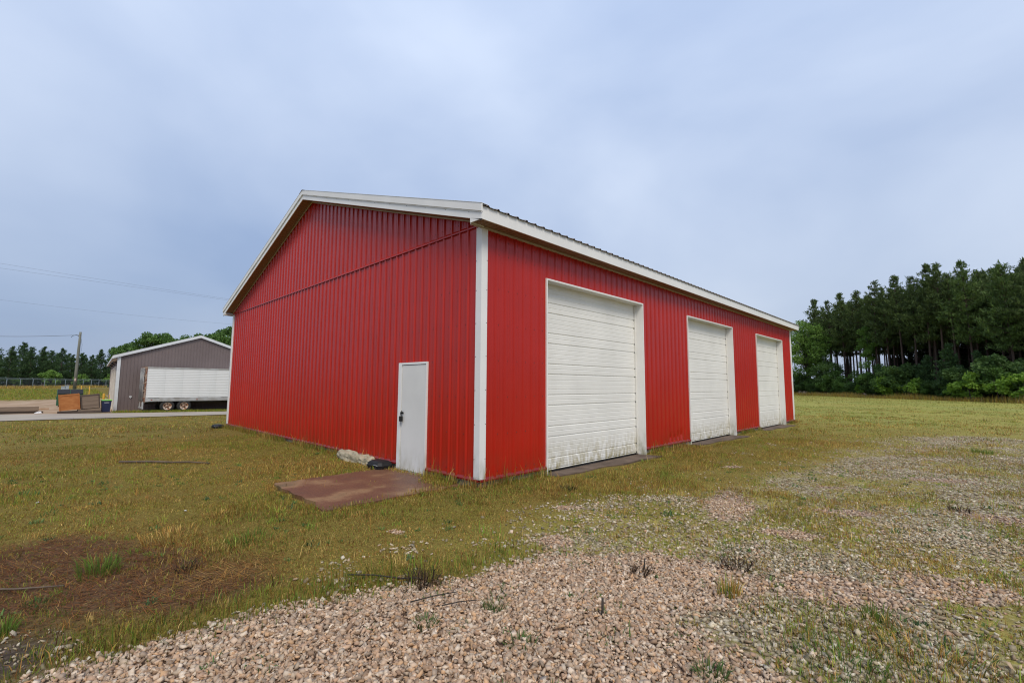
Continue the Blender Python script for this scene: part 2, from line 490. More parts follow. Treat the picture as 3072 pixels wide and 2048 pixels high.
greyc = RAMP(sv.outputs[1], [(0.0, (0.24, 0.195, 0.12)), (0.4, (0.38, 0.32, 0.215)), (0.8, (0.50, 0.44, 0.325)), (1.0, (0.62, 0.57, 0.45))])
grav = MIX(A("pk"), greyc, pinkc)
gap = RAMP(vo.outputs["Distance"], [(0.35, (1, 1, 1)), (0.75, (0.30, 0.27, 0.24))])
gq = nt.nodes.new("ShaderNodeMix"); gq.data_type = 'RGBA'; gq.blend_type = 'MULTIPLY'; gq.inputs["Factor"].default_value = 1.0
L(grav, gq.inputs["A"]); L(gap, gq.inputs["B"])
bed_shade = nt.nodes.new('ShaderNodeMix'); bed_shade.data_type = 'RGBA'; bed_shade.blend_type = 'MULTIPLY'; L(A('bed'), bed_shade.inputs['Factor']); L(gq.outputs['Result'], bed_shade.inputs['A']); bed_shade.inputs['B'].default_value = (.52, .47, .42, 1)  # shade and brown dust between the stones, both painted into the bed colour
gn = MATH('ADD', A("g"), MATH('MULTIPLY', MATH('SUBTRACT', NZ(14.0, 3, 0.6), 0.5), 0.9))
gf = nt.nodes.new("ShaderNodeMapRange"); gf.inputs["From Min"].default_value = 0.38; gf.inputs["From Max"].default_value = 0.62; L(gn, gf.inputs["Value"])
moss = MIX(0.58, turf2, RAMP(NZ(2.2, 6, 0.7), [(0.30, (0.20, 0.16, 0.050)), (0.46, (0.32, 0.27, 0.075)), (0.60, (0.34, 0.32, 0.075)), (0.74, (0.46, 0.39, 0.16))]))
turf = MIX(A('lot'), turf, moss)
c = MIX(gf.outputs[0], turf, bed_shade.outputs["Result"])
thc = RAMP(NZ(30, 4, 0.7), [(0.3, (0.055, 0.033, 0.019)), (0.5, (0.110, 0.064, 0.035)), (0.72, (0.22, 0.140, 0.070))])
c = MIX(A("th"), c, thc)
soc = RAMP(NZ(18, 4, 0.7), [(0.35, (0.040, 0.030, 0.022)), (0.55, (0.075, 0.055, 0.04)), (0.72, (0.20, 0.16, 0.125))])
c = MIX(A("so"), c, soc)
sac = RAMP(NZ(0.6, 6, 0.6), [(0.3, (0.26, 0.17, 0.10)), (0.5, (0.36, 0.25, 0.16)), (0.7, (0.46, 0.35, 0.25))])
c = MIX(A("sand"), c, sac)
litc = RAMP(NZ(1.5, 5, .65), [(0.3, (0.030, 0.022, 0.013)), (0.6, (0.065, 0.046, 0.024)), (0.75, (0.07, 0.075, 0.025))])
c = MIX(A("forest"), c, litc)
L(c, b.inputs["Base Color"])
b.inputs["Roughness"].default_value = 0.95
b.inputs["Specular IOR Level"].default_value = 0.15
bp = nt.nodes.new("ShaderNodeBump"); bp.inputs["Strength"].default_value = 0.7; bp.inputs["Distance"].default_value = 0.03
L(NZ(22, 5, 0.7), bp.inputs["Height"]); L(bp.outputs[0], b.inputs["Normal"])
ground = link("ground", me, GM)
tag(ground, kind="structure")

# ------------------------------------------------------------------ road beyond the lawn
ROADM = mat("pale worn asphalt", (0.37, 0.315, 0.25), (0.30, 0.255, 0.205), 0.9, 0.5, 0.3, 60, coords="World")
rp_near = [(-36.5,-30),(-35.4,-14),(-34.34,-6.6),(-32.86,-1.74),(-31.1,4.1),(-27.5,16),(-23,32),(-16,56)]
rp_far = [(-48,-30),(-45.6,-14),(-44.1,-7.0),(-41.08,-1.07),(-38.3,5.82),(-34.2,17),(-29.6,33),(-22.5,57)]
mb = MB()
vv = []; ff = []
NR = 60
for i in range(NR+1):
    t = i/NR*(len(rp_near)-1); j = min(int(t), len(rp_near)-2); u = t-j
    a = [rp_near[j][q]*(1-u)+rp_near[j+1][q]*u for q in (0, 1)]
    e = [rp_far[j][q]*(1-u)+rp_far[j+1][q]*u for q in (0, 1)]
    for w_ in (0, .25, .5, .75, 1):
        x_, y_ = a[0]*(1-w_)+e[0]*w_, a[1]*(1-w_)+e[1]*w_
        vv.append((x_, y_, float(gz(x_, y_))+0.035))
for i in range(NR):
    for w_ in range(4):
        p = i*5+w_; ff.append((p, p+1, p+6, p+5))
road = link("road", npmesh("road", np.array(vv), np.array(ff), smooth=True), ROADM); tag(road, kind="structure")

# ------------------------------------------------------------------ red barn
HS = 4.165                                   # underside of eave soffit
OE, OG = 0.31, 0.29                          # eave and gable overhang
SL = 1/3.0
DZ, DB = 3.572, -0.105
MD = (1.444, 2.403, 1.955)                   # walk door: near, far along gable, head
def zr(x):                                    # roof sheet underside
    return 4.365+(OE-x)*SL if x > -BW/2 else 4.365+(OE+BW+x)*SL
barn = thing("red_barn", "long red metal barn with white trim and three white overhead doors", "barn", (0, 0, -0.12))
def bpart(mbx, name, m, parent=None, bevel=0):
    o = mbx.build(name, m, parent or barn, bevel)
    if parent is None: o.location = (0, 0, 0.12)
    return o

PW = 0.9144
def profile():
    p = [(0.0, 0.0)]
    for i in range(4):
        c = 0.1143+0.2286*i
        p += [(c-0.030, 0), (c-0.014, 0.024), (c+0.014, 0.024), (c+0.030, 0)]
        for q in (0.1143-0.038, 0.1143+0.038):
            d = c+q
            if d+0.013 < PW: p += [(d-0.013, 0), (d-0.006, 0.004), (d+0.006, 0.004), (d+0.013, 0)]
    p.append((PW, 0.0))
    return p
PROF = profile()
def prof_n(s):
    for (a, na), (b_, nb) in zip(PROF[:-1], PROF[1:]):
        if a <= s <= b_: return na+(nb-na)*(s-a)/max(b_-a, 1e-9)
    return 0.0
DENTS = [(6.75, .30, .055), (6.98, .27, .05), (7.2, .31, .05), (7.42, .36, .045), (13.5, .42, .05), (13.28, .30, .04)]
def panel(mp_, s0, s1, zlo, ztop, holes=(), rows=None, dents=False):
    """ribbed sheet from s0 to s1 of a wall; mp_(s,z,n) maps to space; holes (a,b,zb,zt)"""
    cuts = sorted(set([round(s0+s, 5) for s, n in PROF if s0+s <= s1]+[s1]+[h for q in holes for h in q[:2] if s0 < h < s1]))
    M_ = MB()
    for a, b_ in zip(cuts[:-1], cuts[1:]):
        if b_-a < 1e-6: continue
        na, nb = prof_n(a-s0), prof_n(b_-s0)
        segs = [(zlo, None)]
        for (h0, h1, zb, zt) in holes:
            if a >= h0-1e-6 and b_ <= h1+1e-6: segs = ([(zlo, zb)] if zb > zlo else [])+[(zt, None)]
        for (q0, q1) in segs:
            ta, tb = (ztop(a), ztop(b_)) if q1 is None else (q1, q1)
            if ta <= q0 and tb <= q0: continue
            zs = [q0]+([r_ for r_ in (rows or []) if q0 < r_ < min(ta, tb)])
            for i, z0 in enumerate(zs):
                last = i == len(zs)-1
                z1a, z1b = (max(ta, q0), max(tb, q0)) if last else (zs[i+1], zs[i+1])
                def dd(s_, z_):
                    if not dents: return 0
                    return -sum(w_*max(0, 1-abs(s_-y_)/0.07)*max(0, 1-abs(z_-h_*0.55)/(h_*0.5)) for y_, h_, w_ in DENTS)
                M_.poly([mp_(a, z0, na+dd(a, z0)), mp_(b_, z0, nb+dd(b_, z0)), mp_(b_, z1b, nb+dd(b_, z1b)), mp_(a, z1a, na+dd(a, z1a))])
    return M_
gab = lambda s, z, n: (-s, -n, z)
gab2 = lambda s, z, n: (-s, BL+n, z)
sid = lambda s, z, n: (n, s, z)
sid2 = lambda s, z, n: (-BW-n, s, z)
GIRT = 4.20
def spans(total):
    a = 0.0
    while a < total-1e-6:
        yield a, min(a+PW, total); a += PW
mdh = [(MD[0], MD[1], -1, MD[2])]
for s0, s1 in spans(BW):
    bpart(panel(gab, s0, s1, 0.02, lambda s: GIRT, mdh), "wall_panel", RED)
    g2 = lambda s, z, n: (-s, -n-0.004, z)
    bpart(panel(g2, s0, s1, GIRT+0.02, lambda s: zr(-s)-0.225), "gable_panel", RED)
    bpart(panel(gab2, s0, s1, 0.02, lambda s: zr(-s)-0.225), "wall_panel", RED)
oh = [(a, b_, -1, DZ) for a, b_ in DOORS]
for s0, s1 in spans(BL):
    dn = any(s0-.1 < d[0] < s1+.1 for d in DENTS)
    bpart(panel(sid, s0, s1, 0.02, lambda s: HS, oh, rows=[.06, .11, .16, .21, .27, .34, .42, .5] if dn else None, dents=dn), "wall_panel", RED)
    bpart(panel(sid2, s0, s1, 0.02, lambda s: HS), "wall_panel", RED)
# flashing line across the gable
q = MB(); q.prism([(0.0, 0.0, GIRT-0.012), (0, -0.034, GIRT-0.018), (0, -0.034, GIRT+0.006), (0, -0.006, GIRT+0.045)], (-BW, 0, 0)); bpart(q, "gable_flashing", RED)
# base trim, foundation
for (a, b_) in ((0.0, MD[0]-0.01), (MD[1]+0.01, BW)):
    q = MB(); q.prism([(-a, 0.0, -0.01), (-a, -0.036, -0.012), (-a, -0.036, 0.014), (-a, 0.0, 0.05)], (-(b_-a), 0, 0)); bpart(q, "base_trim", REDT)
yy = [0.0]+[t for d in DOORS for t in d]+[BL]
for a, b_ in zip(yy[::2], yy[1::2]):
    q = MB(); q.prism([(0.0, a, -0.01), (0.036, a, -0.012), (0.036, a, 0.014), (0.0, a, 0.05)], (0, b_-a, 0)); bpart(q, "base_trim", REDT)
q = MB(); q.box((-BW+.02, 0.135, -0.6), (-0.28, BL-.02, -0.112))
for a, b_ in zip(yy[::2], yy[1::2]): q.box((-.279, max(a, .012), -.6), (-.012, min(b_, BL-.02), -.012))
for a, b_ in ((.28, MD[0]-.012), (MD[1]+.012, BW-.02)): q.box((-b_, .012, -.6), (-a, .134, -.012))
bpart(q, "foundation", CONC)
# corner trims
def corner_trim(cx, cy, sx, sy):
    q = MB(); w_, t_ = 0.108, 0.029
    X = lambda d: cx+sx*d; Y = lambda d: cy+sy*d
    pts = [(X(t_), Y(t_)), (X(t_), Y(-w_)), (X(0.001), Y(-w_-.006)), (X(0.001), Y(0.001)), (X(-w_-.006), Y(0.001)), (X(-w_), Y(t_))]
    q.prism([(px, py, 0.03) for px, py in pts], (0, 0, HS-0.035)); bpart(q, "corner_trim", WHITE)
corner_trim(0, 0, 1, -1); corner_trim(-BW, 0, -1, -1); corner_trim(0, BL, 1, 1); corner_trim(-BW, BL, -1, 1)
# screws: rows of tiny heads, too small to pick apart singly
def heads(pts, nrm, r_=0.0085):
    q = MB(); nrm = Vector(nrm); a = Vector((0, 0, 1)); c_ = nrm.cross(a)
    for p in pts:
        p = Vector(p)
        ring = [p+(a*math.cos(t*math.pi/3)+c_*math.sin(t*math.pi/3))*r_ for t in range(6)]
        tip = p+nrm*0.008
        for t in range(6): q.poly([ring[t], ring[(t+1) % 6], tip])
    return q
rowsz = [0.12, 0.72, 1.33, 1.94, 2.55, 3.16, 3.77]
gp, sp_ = [], []
k_ = 0.1143+0.055
while k_ < BW-0.2:
    for z in rowsz+[4.33, 4.9, 5.5, 6.1]:
        if z < GIRT:
            if k_ > 0.2 and not (MD[0]-.05 < k_ < MD[1]+.05 and z < MD[2]+.08): gp.append((-k_, -0.004, z))
        elif z < zr(-k_)-0.3: gp.append((-k_, -0.008, z))
    k_ += 0.2286
k_ = 0.1143+0.055
while k_ < BL-0.2:
    for z in rowsz+[4.02]:
        if k_ > 0.2 and not any(a-.06 < k_ < b_+.06 and z < DZ+.08 for a, b_ in DOORS): sp_.append((0.004, k_, z))
    k_ += 0.2286
for pts, nv in ((gp, (0, -1, 0)), (sp_, (1, 0, 0))):
    o = bpart(heads(pts, nv), "screw_row", SCREW); o["kind"] = "stuff"
ct = []
for z in (0.06, 0.35, 0.9, 1.45, 2.0, 2.55, 3.1, 3.6): ct += [(0.0295, 0.094, z)]
o = bpart(heads(ct, (1, 0, 0), 0.009), "screw_row", SCREWD); o["kind"] = "stuff"
o = bpart(heads([(-0.094, -0.0295, p[2]-0.01) for p in ct], (0, -1, 0), 0.009), "screw_row", SCREWD); o["kind"] = "stuff"

# roof: ribbed sheets on both slopes, ridge cap
for s0, s1 in spans(BL+2*OG):
    for side in (0, 1):
        def rm(s, t, n, side=side):          # t is metres down the slope plan from the ridge
            xx = t if side == 0 else -t
            return (-BW/2+xx, s-OG, zr(OE)+(OE+BW/2)*SL-t*SL+0.012+n)
        P_ = MB()
        cuts = sorted(set([round(s0+s, 5) for s, n in PROF if s0+s <= s1]+[s1]))
        T = BW/2+OE+0.035
        for a, b_ in zip(cuts[:-1], cuts[1:]):
            if b_-a < 1e-6: continue
            P_.poly([rm(a, 0, prof_n(a-s0)), rm(b_, 0, prof_n(b_-s0)), rm(b_, T, prof_n(b_-s0)), rm(a, T, prof_n(a-s0))])
        bpart(P_, "roof_panel", ROOF)
ridge_z = zr(OE)+(OE+BW/2)*SL
q = MB()
q.prism([(-BW/2-.2, -OG-.035, ridge_z+.04-.2*SL), (-BW/2, -OG-.035, ridge_z+.045), (-BW/2+.2, -OG-.035, ridge_z+.04-.2*SL), (-BW/2, -OG-.035, ridge_z+.03)], (0, BL+2*OG+.07, 0)); bpart(q, "ridge_cap", ROOF)
# eave fascia and eave soffits (both long sides)
for side in (0, 1):
    X = (lambda d: d) if side == 0 else (lambda d: -BW-d)
    q = MB()
    a_, b_ = X(OE-0.022), X(OE)
    q.box((min(a_, b_), -OG+0.021, HS-0.012), (max(a_, b_), BL+OG-0.021, zr(OE)+0.004)); bpart(q, "eave_fascia", WHITE)
    sm = None; n_ = int((BL+2*OG-.05)/0.305)
    for i in range(n_):
        if sm is None:
            q = MB(); w_ = 0.305
            for j in range(3):
                y0 = j*w_/3
                q.poly([(0, y0+.004, 0), (OE-.024, y0+.004, 0), (OE-.024, y0+w_/3-.022, 0), (0, y0+w_/3-.022, 0)])
                q.poly([(0, y0+w_/3-.022, 0), (OE-.024, y0+w_/3-.022, 0), (OE-.024, y0+w_/3-.009, .016), (0, y0+w_/3-.009, .016)])
                q.poly([(0, y0+w_/3-.009, .016), (OE-.024, y0+w_/3-.009, .016), (OE-.024, y0+w_/3+.004, 0), (0, y0+w_/3+.004, 0)])
            sm = q.mesh("soffit_panel", [SOFF])
        o = link("soffit_panel", sm, None, barn)
        o.location = (0 if side == 0 else -BW-OE+.024, -OG+.022+i*w_, HS+.004+.12)
    a_, b_ = X(0.002), X(0.034)
    q = MB(); q.box((min(a_, b_), -OG+.025, HS-.030), (max(a_, b_), BL+OG-.025, HS+.002)); bpart(q, "soffit_channel", SOFT)
# rakes: fascia board, folded cap, sloping soffit, channel
DR = 0.228
for yend, sg in ((-OG, -1), (BL+OG, 1)):
    for side in (0, 1):
        sgn = 1 if side == 0 else -1
        xe, xm = (OE, -BW/2) if side == 0 else (-BW-OE, -BW/2)
        ze, zm = zr(OE), ridge_z
        q = MB(); q.prism([(xe, yend, ze-DR), (xm, yend, zm-DR), (xm, yend, zm-.10), (xe, yend, ze-.10)], (0, -sg*0.02, 0)); bpart(q, "rake_fascia", WHITE)
        q = MB()
        q.prism([(xe+sgn*.014, yend+sg*.004, ze-.115), (xm, yend+sg*.004, zm-.115), (xm, yend+sg*.004, zm-.094), (xe+sgn*.014, yend+sg*.004, ze-.094)], (0, sg*0.006, 0))
        q.prism([(xe+sgn*.014, yend-sg*.01, ze-.094), (xm, yend-sg*.01, zm-.094), (xm, yend-sg*.01, zm+.035), (xe+sgn*.014, yend-sg*.01, ze+.035)], (0, sg*0.034, 0))
        q.prism([(xe+sgn*.02, yend-sg*.12, ze+.0345), (xm, yend-sg*.12, zm+.0345), (xm, yend-sg*.12, zm+.040), (xe+sgn*.02, yend-sg*.12, ze+.040)], (0, sg*0.15, 0))
        bpart(q, "rake_trim", WHITE)
        # screws on the rake hem
        pts = [(xe+(xm-xe)*(i+.5)/12, yend+sg*.001, ze+(zm-ze)*(i+.5)/12-.125) for i in range(12)]
        o = bpart(heads(pts, (0, sg, 0), .008), "screw_row", SCREWD); o["kind"] = "stuff"
        n_ = int(abs(xm-xe)/0.305); st = abs(xm-xe)/n_
        q = MB(); dy = OG-.022
        for j in range(3):
            x0 = j*st/3; h_ = st/3
            zf = lambda x: -x*SL
            q.poly([(x0+.004, 0, zf(x0+.004)), (x0+h_-.022, 0, zf(x0+h_-.022)), (x0+h_-.022, dy, zf(x0+h_-.022)), (x0+.004, dy, zf(x0+.004))])
            q.poly([(x0+h_-.022, 0, zf(x0+h_-.022)), (x0+h_-.009, 0, zf(x0+h_-.009)+.014), (x0+h_-.009, dy, zf(x0+h_-.009)+.014), (x0+h_-.022, dy, zf(x0+h_-.022))])
            q.poly([(x0+h_-.009, 0, zf(x0+h_-.009)+.014), (x0+h_+.004, 0, zf(x0+h_+.004)), (x0+h_+.004, dy, zf(x0+h_+.004)), (x0+h_-.009, dy, zf(x0+h_-.009)+.014)])
        sm = q.mesh("soffit_panel", [SOFF])
        for i in range(n_):
            if (i+1)*st > BW/2+.01: break
            o = link("soffit_panel", sm, None, barn)
            o.location = (xm+sgn*i*st, (yend+.021) if sg < 0 else BL, ridge_z-DR+.006-i*st*SL+.12)
            if sgn < 0: o.scale = (-1, 1, 1)
        q = MB(); w0 = 0 if sg < 0 else BL
        xw = 0.0 if side == 0 else -BW
        q.prism([(xw, w0+sg*.024, zr(0)-DR-.024), (xm, w0+sg*.024, zm-DR-.024), (xm, w0+sg*.024, zm-DR+.004), (xw, w0+sg*.024, zr(0)-DR+.004)], (0, sg*.022, 0)); bpart(q, "soffit_channel", SOFT)
        # boxed return at the eave corner
        xi = 0.03 if side == 0 else -BW-.03
        q = MB(); q.prism([(xe, yend, HS-.012), (xi, yend, HS-.012), (xi, yend, zr(xi)-DR-.001), (xe, yend, ze-DR-.001)], (0, -sg*.02, 0)); bpart(q, "eave_return", WHITE)
        q = MB(); q.prism([(xi, yend-sg*.021, HS-.012), (xi, w0, HS-.012), (xi, w0, zr(xi)-DR-.002), (xi, yend-sg*.021, zr(xi)-DR-.002)], (sgn*.012, 0, 0)); bpart(q, "eave_return", WHITE)

# overhead doors
def section_mesh(w_):
    q = MB(); H_ = 0.607
    pr = [(0.0, 0.0), (0.010, -.016), (0.022, -.016), (0.034, 0.0)]            # joint groove at the foot
    def fine(z): return [(z-.009, 0.0), (z, -.004), (z+.009, 0.0)]
    for z in (0.12,): pr += fine(z)
    pr += [(0.203, 0.0), (0.213, -.013), (0.222, -.013), (0.236, 0.0)]          # deep rib
    for z in (0.33, 0.42, 0.51): pr += fine(z)
    pr += [(H_, 0.0)]
    for (z0, n0), (z1, n1) in zip(pr[:-1], pr[1:]):
        q.poly([(n0, 0, z0), (n0, w_, z0), (n1, w_, z1), (n1, 0, z1)])
    return q.mesh("door_section", [DOORW])
DD = -0.20
for (a, b_) in DOORS:
    zt = DZ-.032
    dz_ = DB
    od = MB(); od.box((DD-.06, a+.03, DB), (DD-.045, b_-.03, zt)); o_ = bpart(od, "overhead_door", DOORW)
    sm = section_mesh(b_-a-.07-.06)
    for i in range(6):
        o = link("door_section", sm, None, o_)
        o.location = (DD, a+.065, DB+.012+i*0.607)
    q = MB(); q.box((DD-.02, a+.066, DB-.004), (DD+.006, b_-.066, DB+.012)); q.build("bottom_seal", BLACKP, o_)
    for y0, y1, nm in ((a, a+.034, 0), (b_-.034, b_, 1)):
        q = MB(); q.box((DD-.03, y0, DB-.02), (0.034, y1, DZ)); bpart(q, "door_jamb", WHITE)
        yy0, yy1 = (y1, y1+.032) if nm == 0 else (y0-.032, y0)
        q = MB(); q.box((DD+.003, yy0+.001, DB), (DD+.035, yy1-.001, zt-.002)); bpart(q, "door_stop", DOORW)
    q = MB(); q.box((DD-.03, a+.035, zt), (0.034, b_-.035, DZ)); bpart(q, "door_header", WHITE)
    # clips at the section ends, on the far stop
    q = MB()
    for i in range(6):
        for zz in (0.005, 0.212): q.box((DD+.0005, b_-.072, DB+.012+i*.607+zz), (DD+.012, b_-.066, DB+.012+i*.607+zz+.028))
    o = q.build("hinge_clip", SCREWD, o_); o["kind"] = "stuff"

# walk door
n0, n1, zt = MD
q = MB(); q.box((-n0-.03, -.034, DB-.02), (-n0, .12, zt)); bpart(q, "door_jamb", WHITE)
q = MB(); q.box((-n1, -.034, DB-.02), (-n1+.11, .0, zt)); q.box((-n1, .0, DB-.02), (-n1+.04, .12, zt)); bpart(q, "door_jamb", WHITE)
q = MB(); q.box((-n1+.111, -.034, zt-.04), (-n0-.031, .12, zt)); bpart(q, "door_header", WHITE)
q = MB(); q.box((-n1+.1115, .02, DB-.01), (-n0-.032, .13, zt-.042)); bpart(q, "door_recess", DARK)
q = MB(); q.box((-n1+.128, -.024, DB+.015), (-n0-.0325, .018, zt-.052)); md_ = bpart(q, "walk_door", OFFW, bevel=.003)
q = MB()
lx = -2.235
q.box((lx-.06, -.04, .965), (lx+.05, -.034, .995)); q.tube([(lx+.03, -.05, .98), (lx+.05, -.06, 1.0), (lx+.03, -.065, 1.02), (lx-.0, -.06, 1.0), (lx+.01, -.05, .98)], .008, 6)
q.build("hasp", STEELB, md_)
q = MB(); q.box((lx-.03, -.085, .82), (lx+.035, -.040, .92)); q.tube([(lx-.02, -.062, .91), (lx-.02, -.062, .955), (lx+.002, -.062, .972), (lx+.025, -.062, .955), (lx+.025, -.062, .91)], .006, 6)
q.build("padlock", STEELB, md_, .006)

q = MB(); q.box((-n1+.112, -.05, DB-.02), (-n0-.031, .018, DB+.006)); bpart(q, "threshold", STEELG)

# concrete at the doors
STOOP, nt, b = newmat("stained stoop concrete")
L = nt.links.new
geo = nt.nodes.new("ShaderNodeNewGeometry")
def NZ(sc, det=4, ro=0.55):
    q_ = nt.nodes.new("ShaderNodeTexNoise"); q_.inputs["Scale"].default_value = sc; q_.inputs["Detail"].default_value = det; q_.inputs["Roughness"].default_value = ro
    L(geo.outputs["Position"], q_.inputs["Vector"]); return q_.outputs["Fac"]
c1 = RAMP(NZ(1.15, 5, 0.55), [(0.34, (0.080, 0.040, 0.024)), (0.45, (0.115, 0.040, 0.020)), (0.52, (0.145, 0.064, 0.029)), (0.60, (0.30, 0.185, 0.090)), (0.70, (0.13, 0.105, 0.05))])
c2 = RAMP(NZ(38, 4, 0.75), [(0.35, (0.06, 0.034, 0.022)), (0.65, (0.30, 0.19, 0.11))])
L(MIX(0.34, c1, c2), b.inputs["Base Color"]); b.inputs["Roughness"].default_value = 0.5
bp = nt.nodes.new("ShaderNodeBump"); bp.inputs["Strength"].default_value = 0.35; bp.inputs["Distance"].default_value = .01; L(NZ(60, 3, .7), bp.inputs["Height"]); L(bp.outputs[0], b.inputs["Normal"])
def slab(name, pts, z0, z1, m_):
    q = MB(); q.prism([(x, y, z0) for x, y in pts], (0, 0, z1-z0)); o = q.build(name, m_); tag(o, kind="structure"); return o
slab("concrete_stoop", [(-2.63, -2.16), (-2.52, -2.21), (-2.3, -2.20), (-2.1, -2.235), (-1.9, -2.20), (-1.62, -2.24), (-1.4, -2.20), (-1.2, -2.23), (-.95, -2.19), (-.7, -2.29), (-.46, -2.30), (-.40, -2.24), (-.44, -1.9), (-.40, -1.6), (-.43, -1.3), (-.38, -1.0), (-.43, -.7), (-.39, -.35), (-.40, -.05), (-2.64, -.05), (-2.60, -.4), (-2.66, -.8), (-2.61, -1.2), (-2.65, -1.6), (-2.60, -1.9)], -.35, -.098, STOOP)
APR = mat("dark worn concrete", (0.075, 0.050, 0.036), (0.15, 0.105, 0.075), 0.9, 3.2, .5, 50, coords="World")
for (a, b_) in DOORS:
    pts = [(DD+.04, a+.04), (.16, a+.10), (.24, a+.8), (.20, a+1.6), (.33, b_-1.5), (.30, b_-.7), (.42, b_+.12), (.04, b_+.10), (.04, b_-.04), (DD+.04, b_-.04)]
    slab("door_apron", pts, -.4, -.126, APR)

# ------------------------------------------------------------------ grey building across the road
GREY = mat("taupe painted steel", (0.135, 0.105, 0.102), (0.155, 0.122, 0.118), 0.5, 0.6, coords="World")
GREYR = mat("grey roof steel", (0.42, 0.44, 0.46), (0.36, 0.38, 0.40), 0.45, 1)
CREAM = mat("cream trim", (0.58, 0.55, 0.50), (0.50, 0.47, 0.43), 0.55, 2)
WHT2 = mat("pale painted fascia", (0.62, 0.64, 0.66), (0.55, 0.57, 0.59), 0.5, 2)
gb = thing("grey_building", "taupe ribbed metal building with white gable trim behind the trailer", "building", (-44.5, -0.76, -0.8), (0, 0, R(-3.3)))
def gpart(q, name, m_, parent=None):
    return q.build(name, m_, parent or gb)
GW, GLn, GH = 11.22, 25.0, 4.62               # local: x away (-), y along gable, z from ground
GSL = (6.62-4.62)/(GW/2)
gzr = lambda y: GH+(GSL*y if y < GW/2 else GSL*(GW-y))
s_ = 0.0
while s_ < GW-1e-6:
    s1 = min(s_+PW, GW)
    gpart(panel(lambda s, z, n: (n, s, z), s_, s1, 0.0, lambda s: gzr(s)), "wall_panel", GREY); s_ += PW
s_ = 0.0
GDO = [(1.6, 5.4, -1, 3.8), (7.2, 11.0, -1, 3.8), (13, 16.8, -1, 3.8)]
while s_ < GLn-1e-6:
    s1 = min(s_+PW, GLn)
    gpart(panel(lambda s, z, n: (-s, -n, z), s_, s1, 0.0, lambda s: GH, GDO), "wall_panel", GREY); s_ += PW
for (a, b_, _, h_) in GDO:
    q = MB()
    for i in range(6): q.box((-b_+.1, .1, i*h_/6+.01), (-a-.1, .14, (i+1)*h_/6-.01))
    o_ = gpart(q, "overhead_door", CREAM)
    for xx in (a, b_-.1):
        q = MB(); q.box((-xx-.1, -.10, 0), (-xx, .14, h_)); gpart(q, "door_jamb", CREAM)
    q = MB(); q.box((-b_+.1, -.06, h_-.1), (-a-.1, .14, h_)); gpart(q, "door_header", CREAM)
    q = MB(); q.tube([(-(a-.35), -.02, 4.05), (-(a-.35), -.3, 4.1), (-(a-.35), -.36, 3.95)], [.04, .05, .13], 8); gpart(q, "wall_lamp", BLACKP)
q = MB(); q.box((-GLn, GW-.02, 0), (-.02, GW, GH)); gpart(q, "side_wall", GREY)
q = MB(); q.prism([(-GLn, .02, 0), (-GLn, GW-.03, 0), (-GLn, GW-.03, GH), (-GLn, GW/2, 6.6), (-GLn, .02, GH)], (.02, 0, 0)); gpart(q, "end_wall", GREY)
for y0, y1 in ((-.06, .16), (GW-.16, GW+.06)):
    q = MB(); q.box((-.14, y0, 0), (.06, y1, GH-.02)); gpart(q, "corner_trim", WHT2)
for sg in (0, 1):
    Y = (lambda y: y) if sg == 0 else (lambda y: GW-y)
    ov = -.38
    zo = GH+GSL*ov
    q = MB(); q.prism([(.16, Y(ov), zo+.02), (.16, Y(GW/2), gzr(GW/2)+.02), (.16, Y(GW/2), gzr(GW/2)+.07), (.16, Y(ov), zo+.07)], (-GLn-.4, 0, 0)); gpart(q, "roof_slope", GREYR)
    q = MB(); q.prism([(.165, Y(ov), zo-.13), (.165, Y(GW/2), gzr(GW/2)-.13), (.165, Y(GW/2), gzr(GW/2)+.11), (.165, Y(ov), zo+.11)], (.03, 0, 0)); gpart(q, "rake_trim", WHT2)
    q = MB(); q.prism([(.16, Y(ov), zo-.13), (.16, Y(0), zo-.13), (.16, Y(0), zo-.11), (.16, Y(ov), zo-.11)], (-GLn-.3, 0, 0)); gpart(q, "eave_soffit", CREAM)
    q = MB(); q.prism([(.16, Y(ov-.02), zo-.15), (.16, Y(ov), zo-.15), (.16, Y(ov), zo+.06), (.16, Y(ov-.02), zo+.06)], (-GLn-.3, 0, 0)); gpart(q, "eave_fascia", WHT2)
q = MB(); q.box((.02, .88, 1.15), (.09, 1.05, 1.25)); q.box((.02, .94, 1.05), (.05, .99, 1.15)); gpart(q, "outlet_box", WHT2)

# ------------------------------------------------------------------ trailer
TRW = mat("chalky white trailer skin", (0.70, 0.71, 0.70), (0.62, 0.64, 0.63), 0.5, 0.5, stretch=(1, 1, .3))
TRR = mat("grey trailer rail", (0.40, 0.41, 0.41), (0.30, 0.29, 0.27), 0.55, 2)
RUST = mat("rusty steel", (0.16, 0.060, 0.028), (0.32, 0.24, 0.18), 0.8, 7, lo=.4, hi=.6)
RDOOR = mat("dirty trailer door", (0.20, 0.17, 0.15), (0.10, 0.07, 0.055), 0.7, 3)
RIM = mat("rusting white rim", (0.50, 0.40, 0.32), (0.28, 0.12, 0.05), 0.7, 5, lo=.45, hi=.6)
TYRE = mat("black tyre", (0.014, 0.014, 0.014), (0.025, 0.024, 0.022), 0.85, 5)
UNDER = mat("dark chassis steel", (0.02, 0.019, 0.018), (0.04, 0.03, 0.025), 0.8, 3)
tr = thing("box_trailer", "white corrugated box trailer on two rusty wheels beside the taupe building", "trailer", (-41.5, 0.74, -0.8))
Z0, Z1, TL = 0.84, 3.64, 12.2                # local z over ground, length along +y, body toward -x
q = MB(); q.box((-2.42, .06, Z0), (-.012, TL, Z1-.01)); q.build("body", TRW, tr)
sm = None
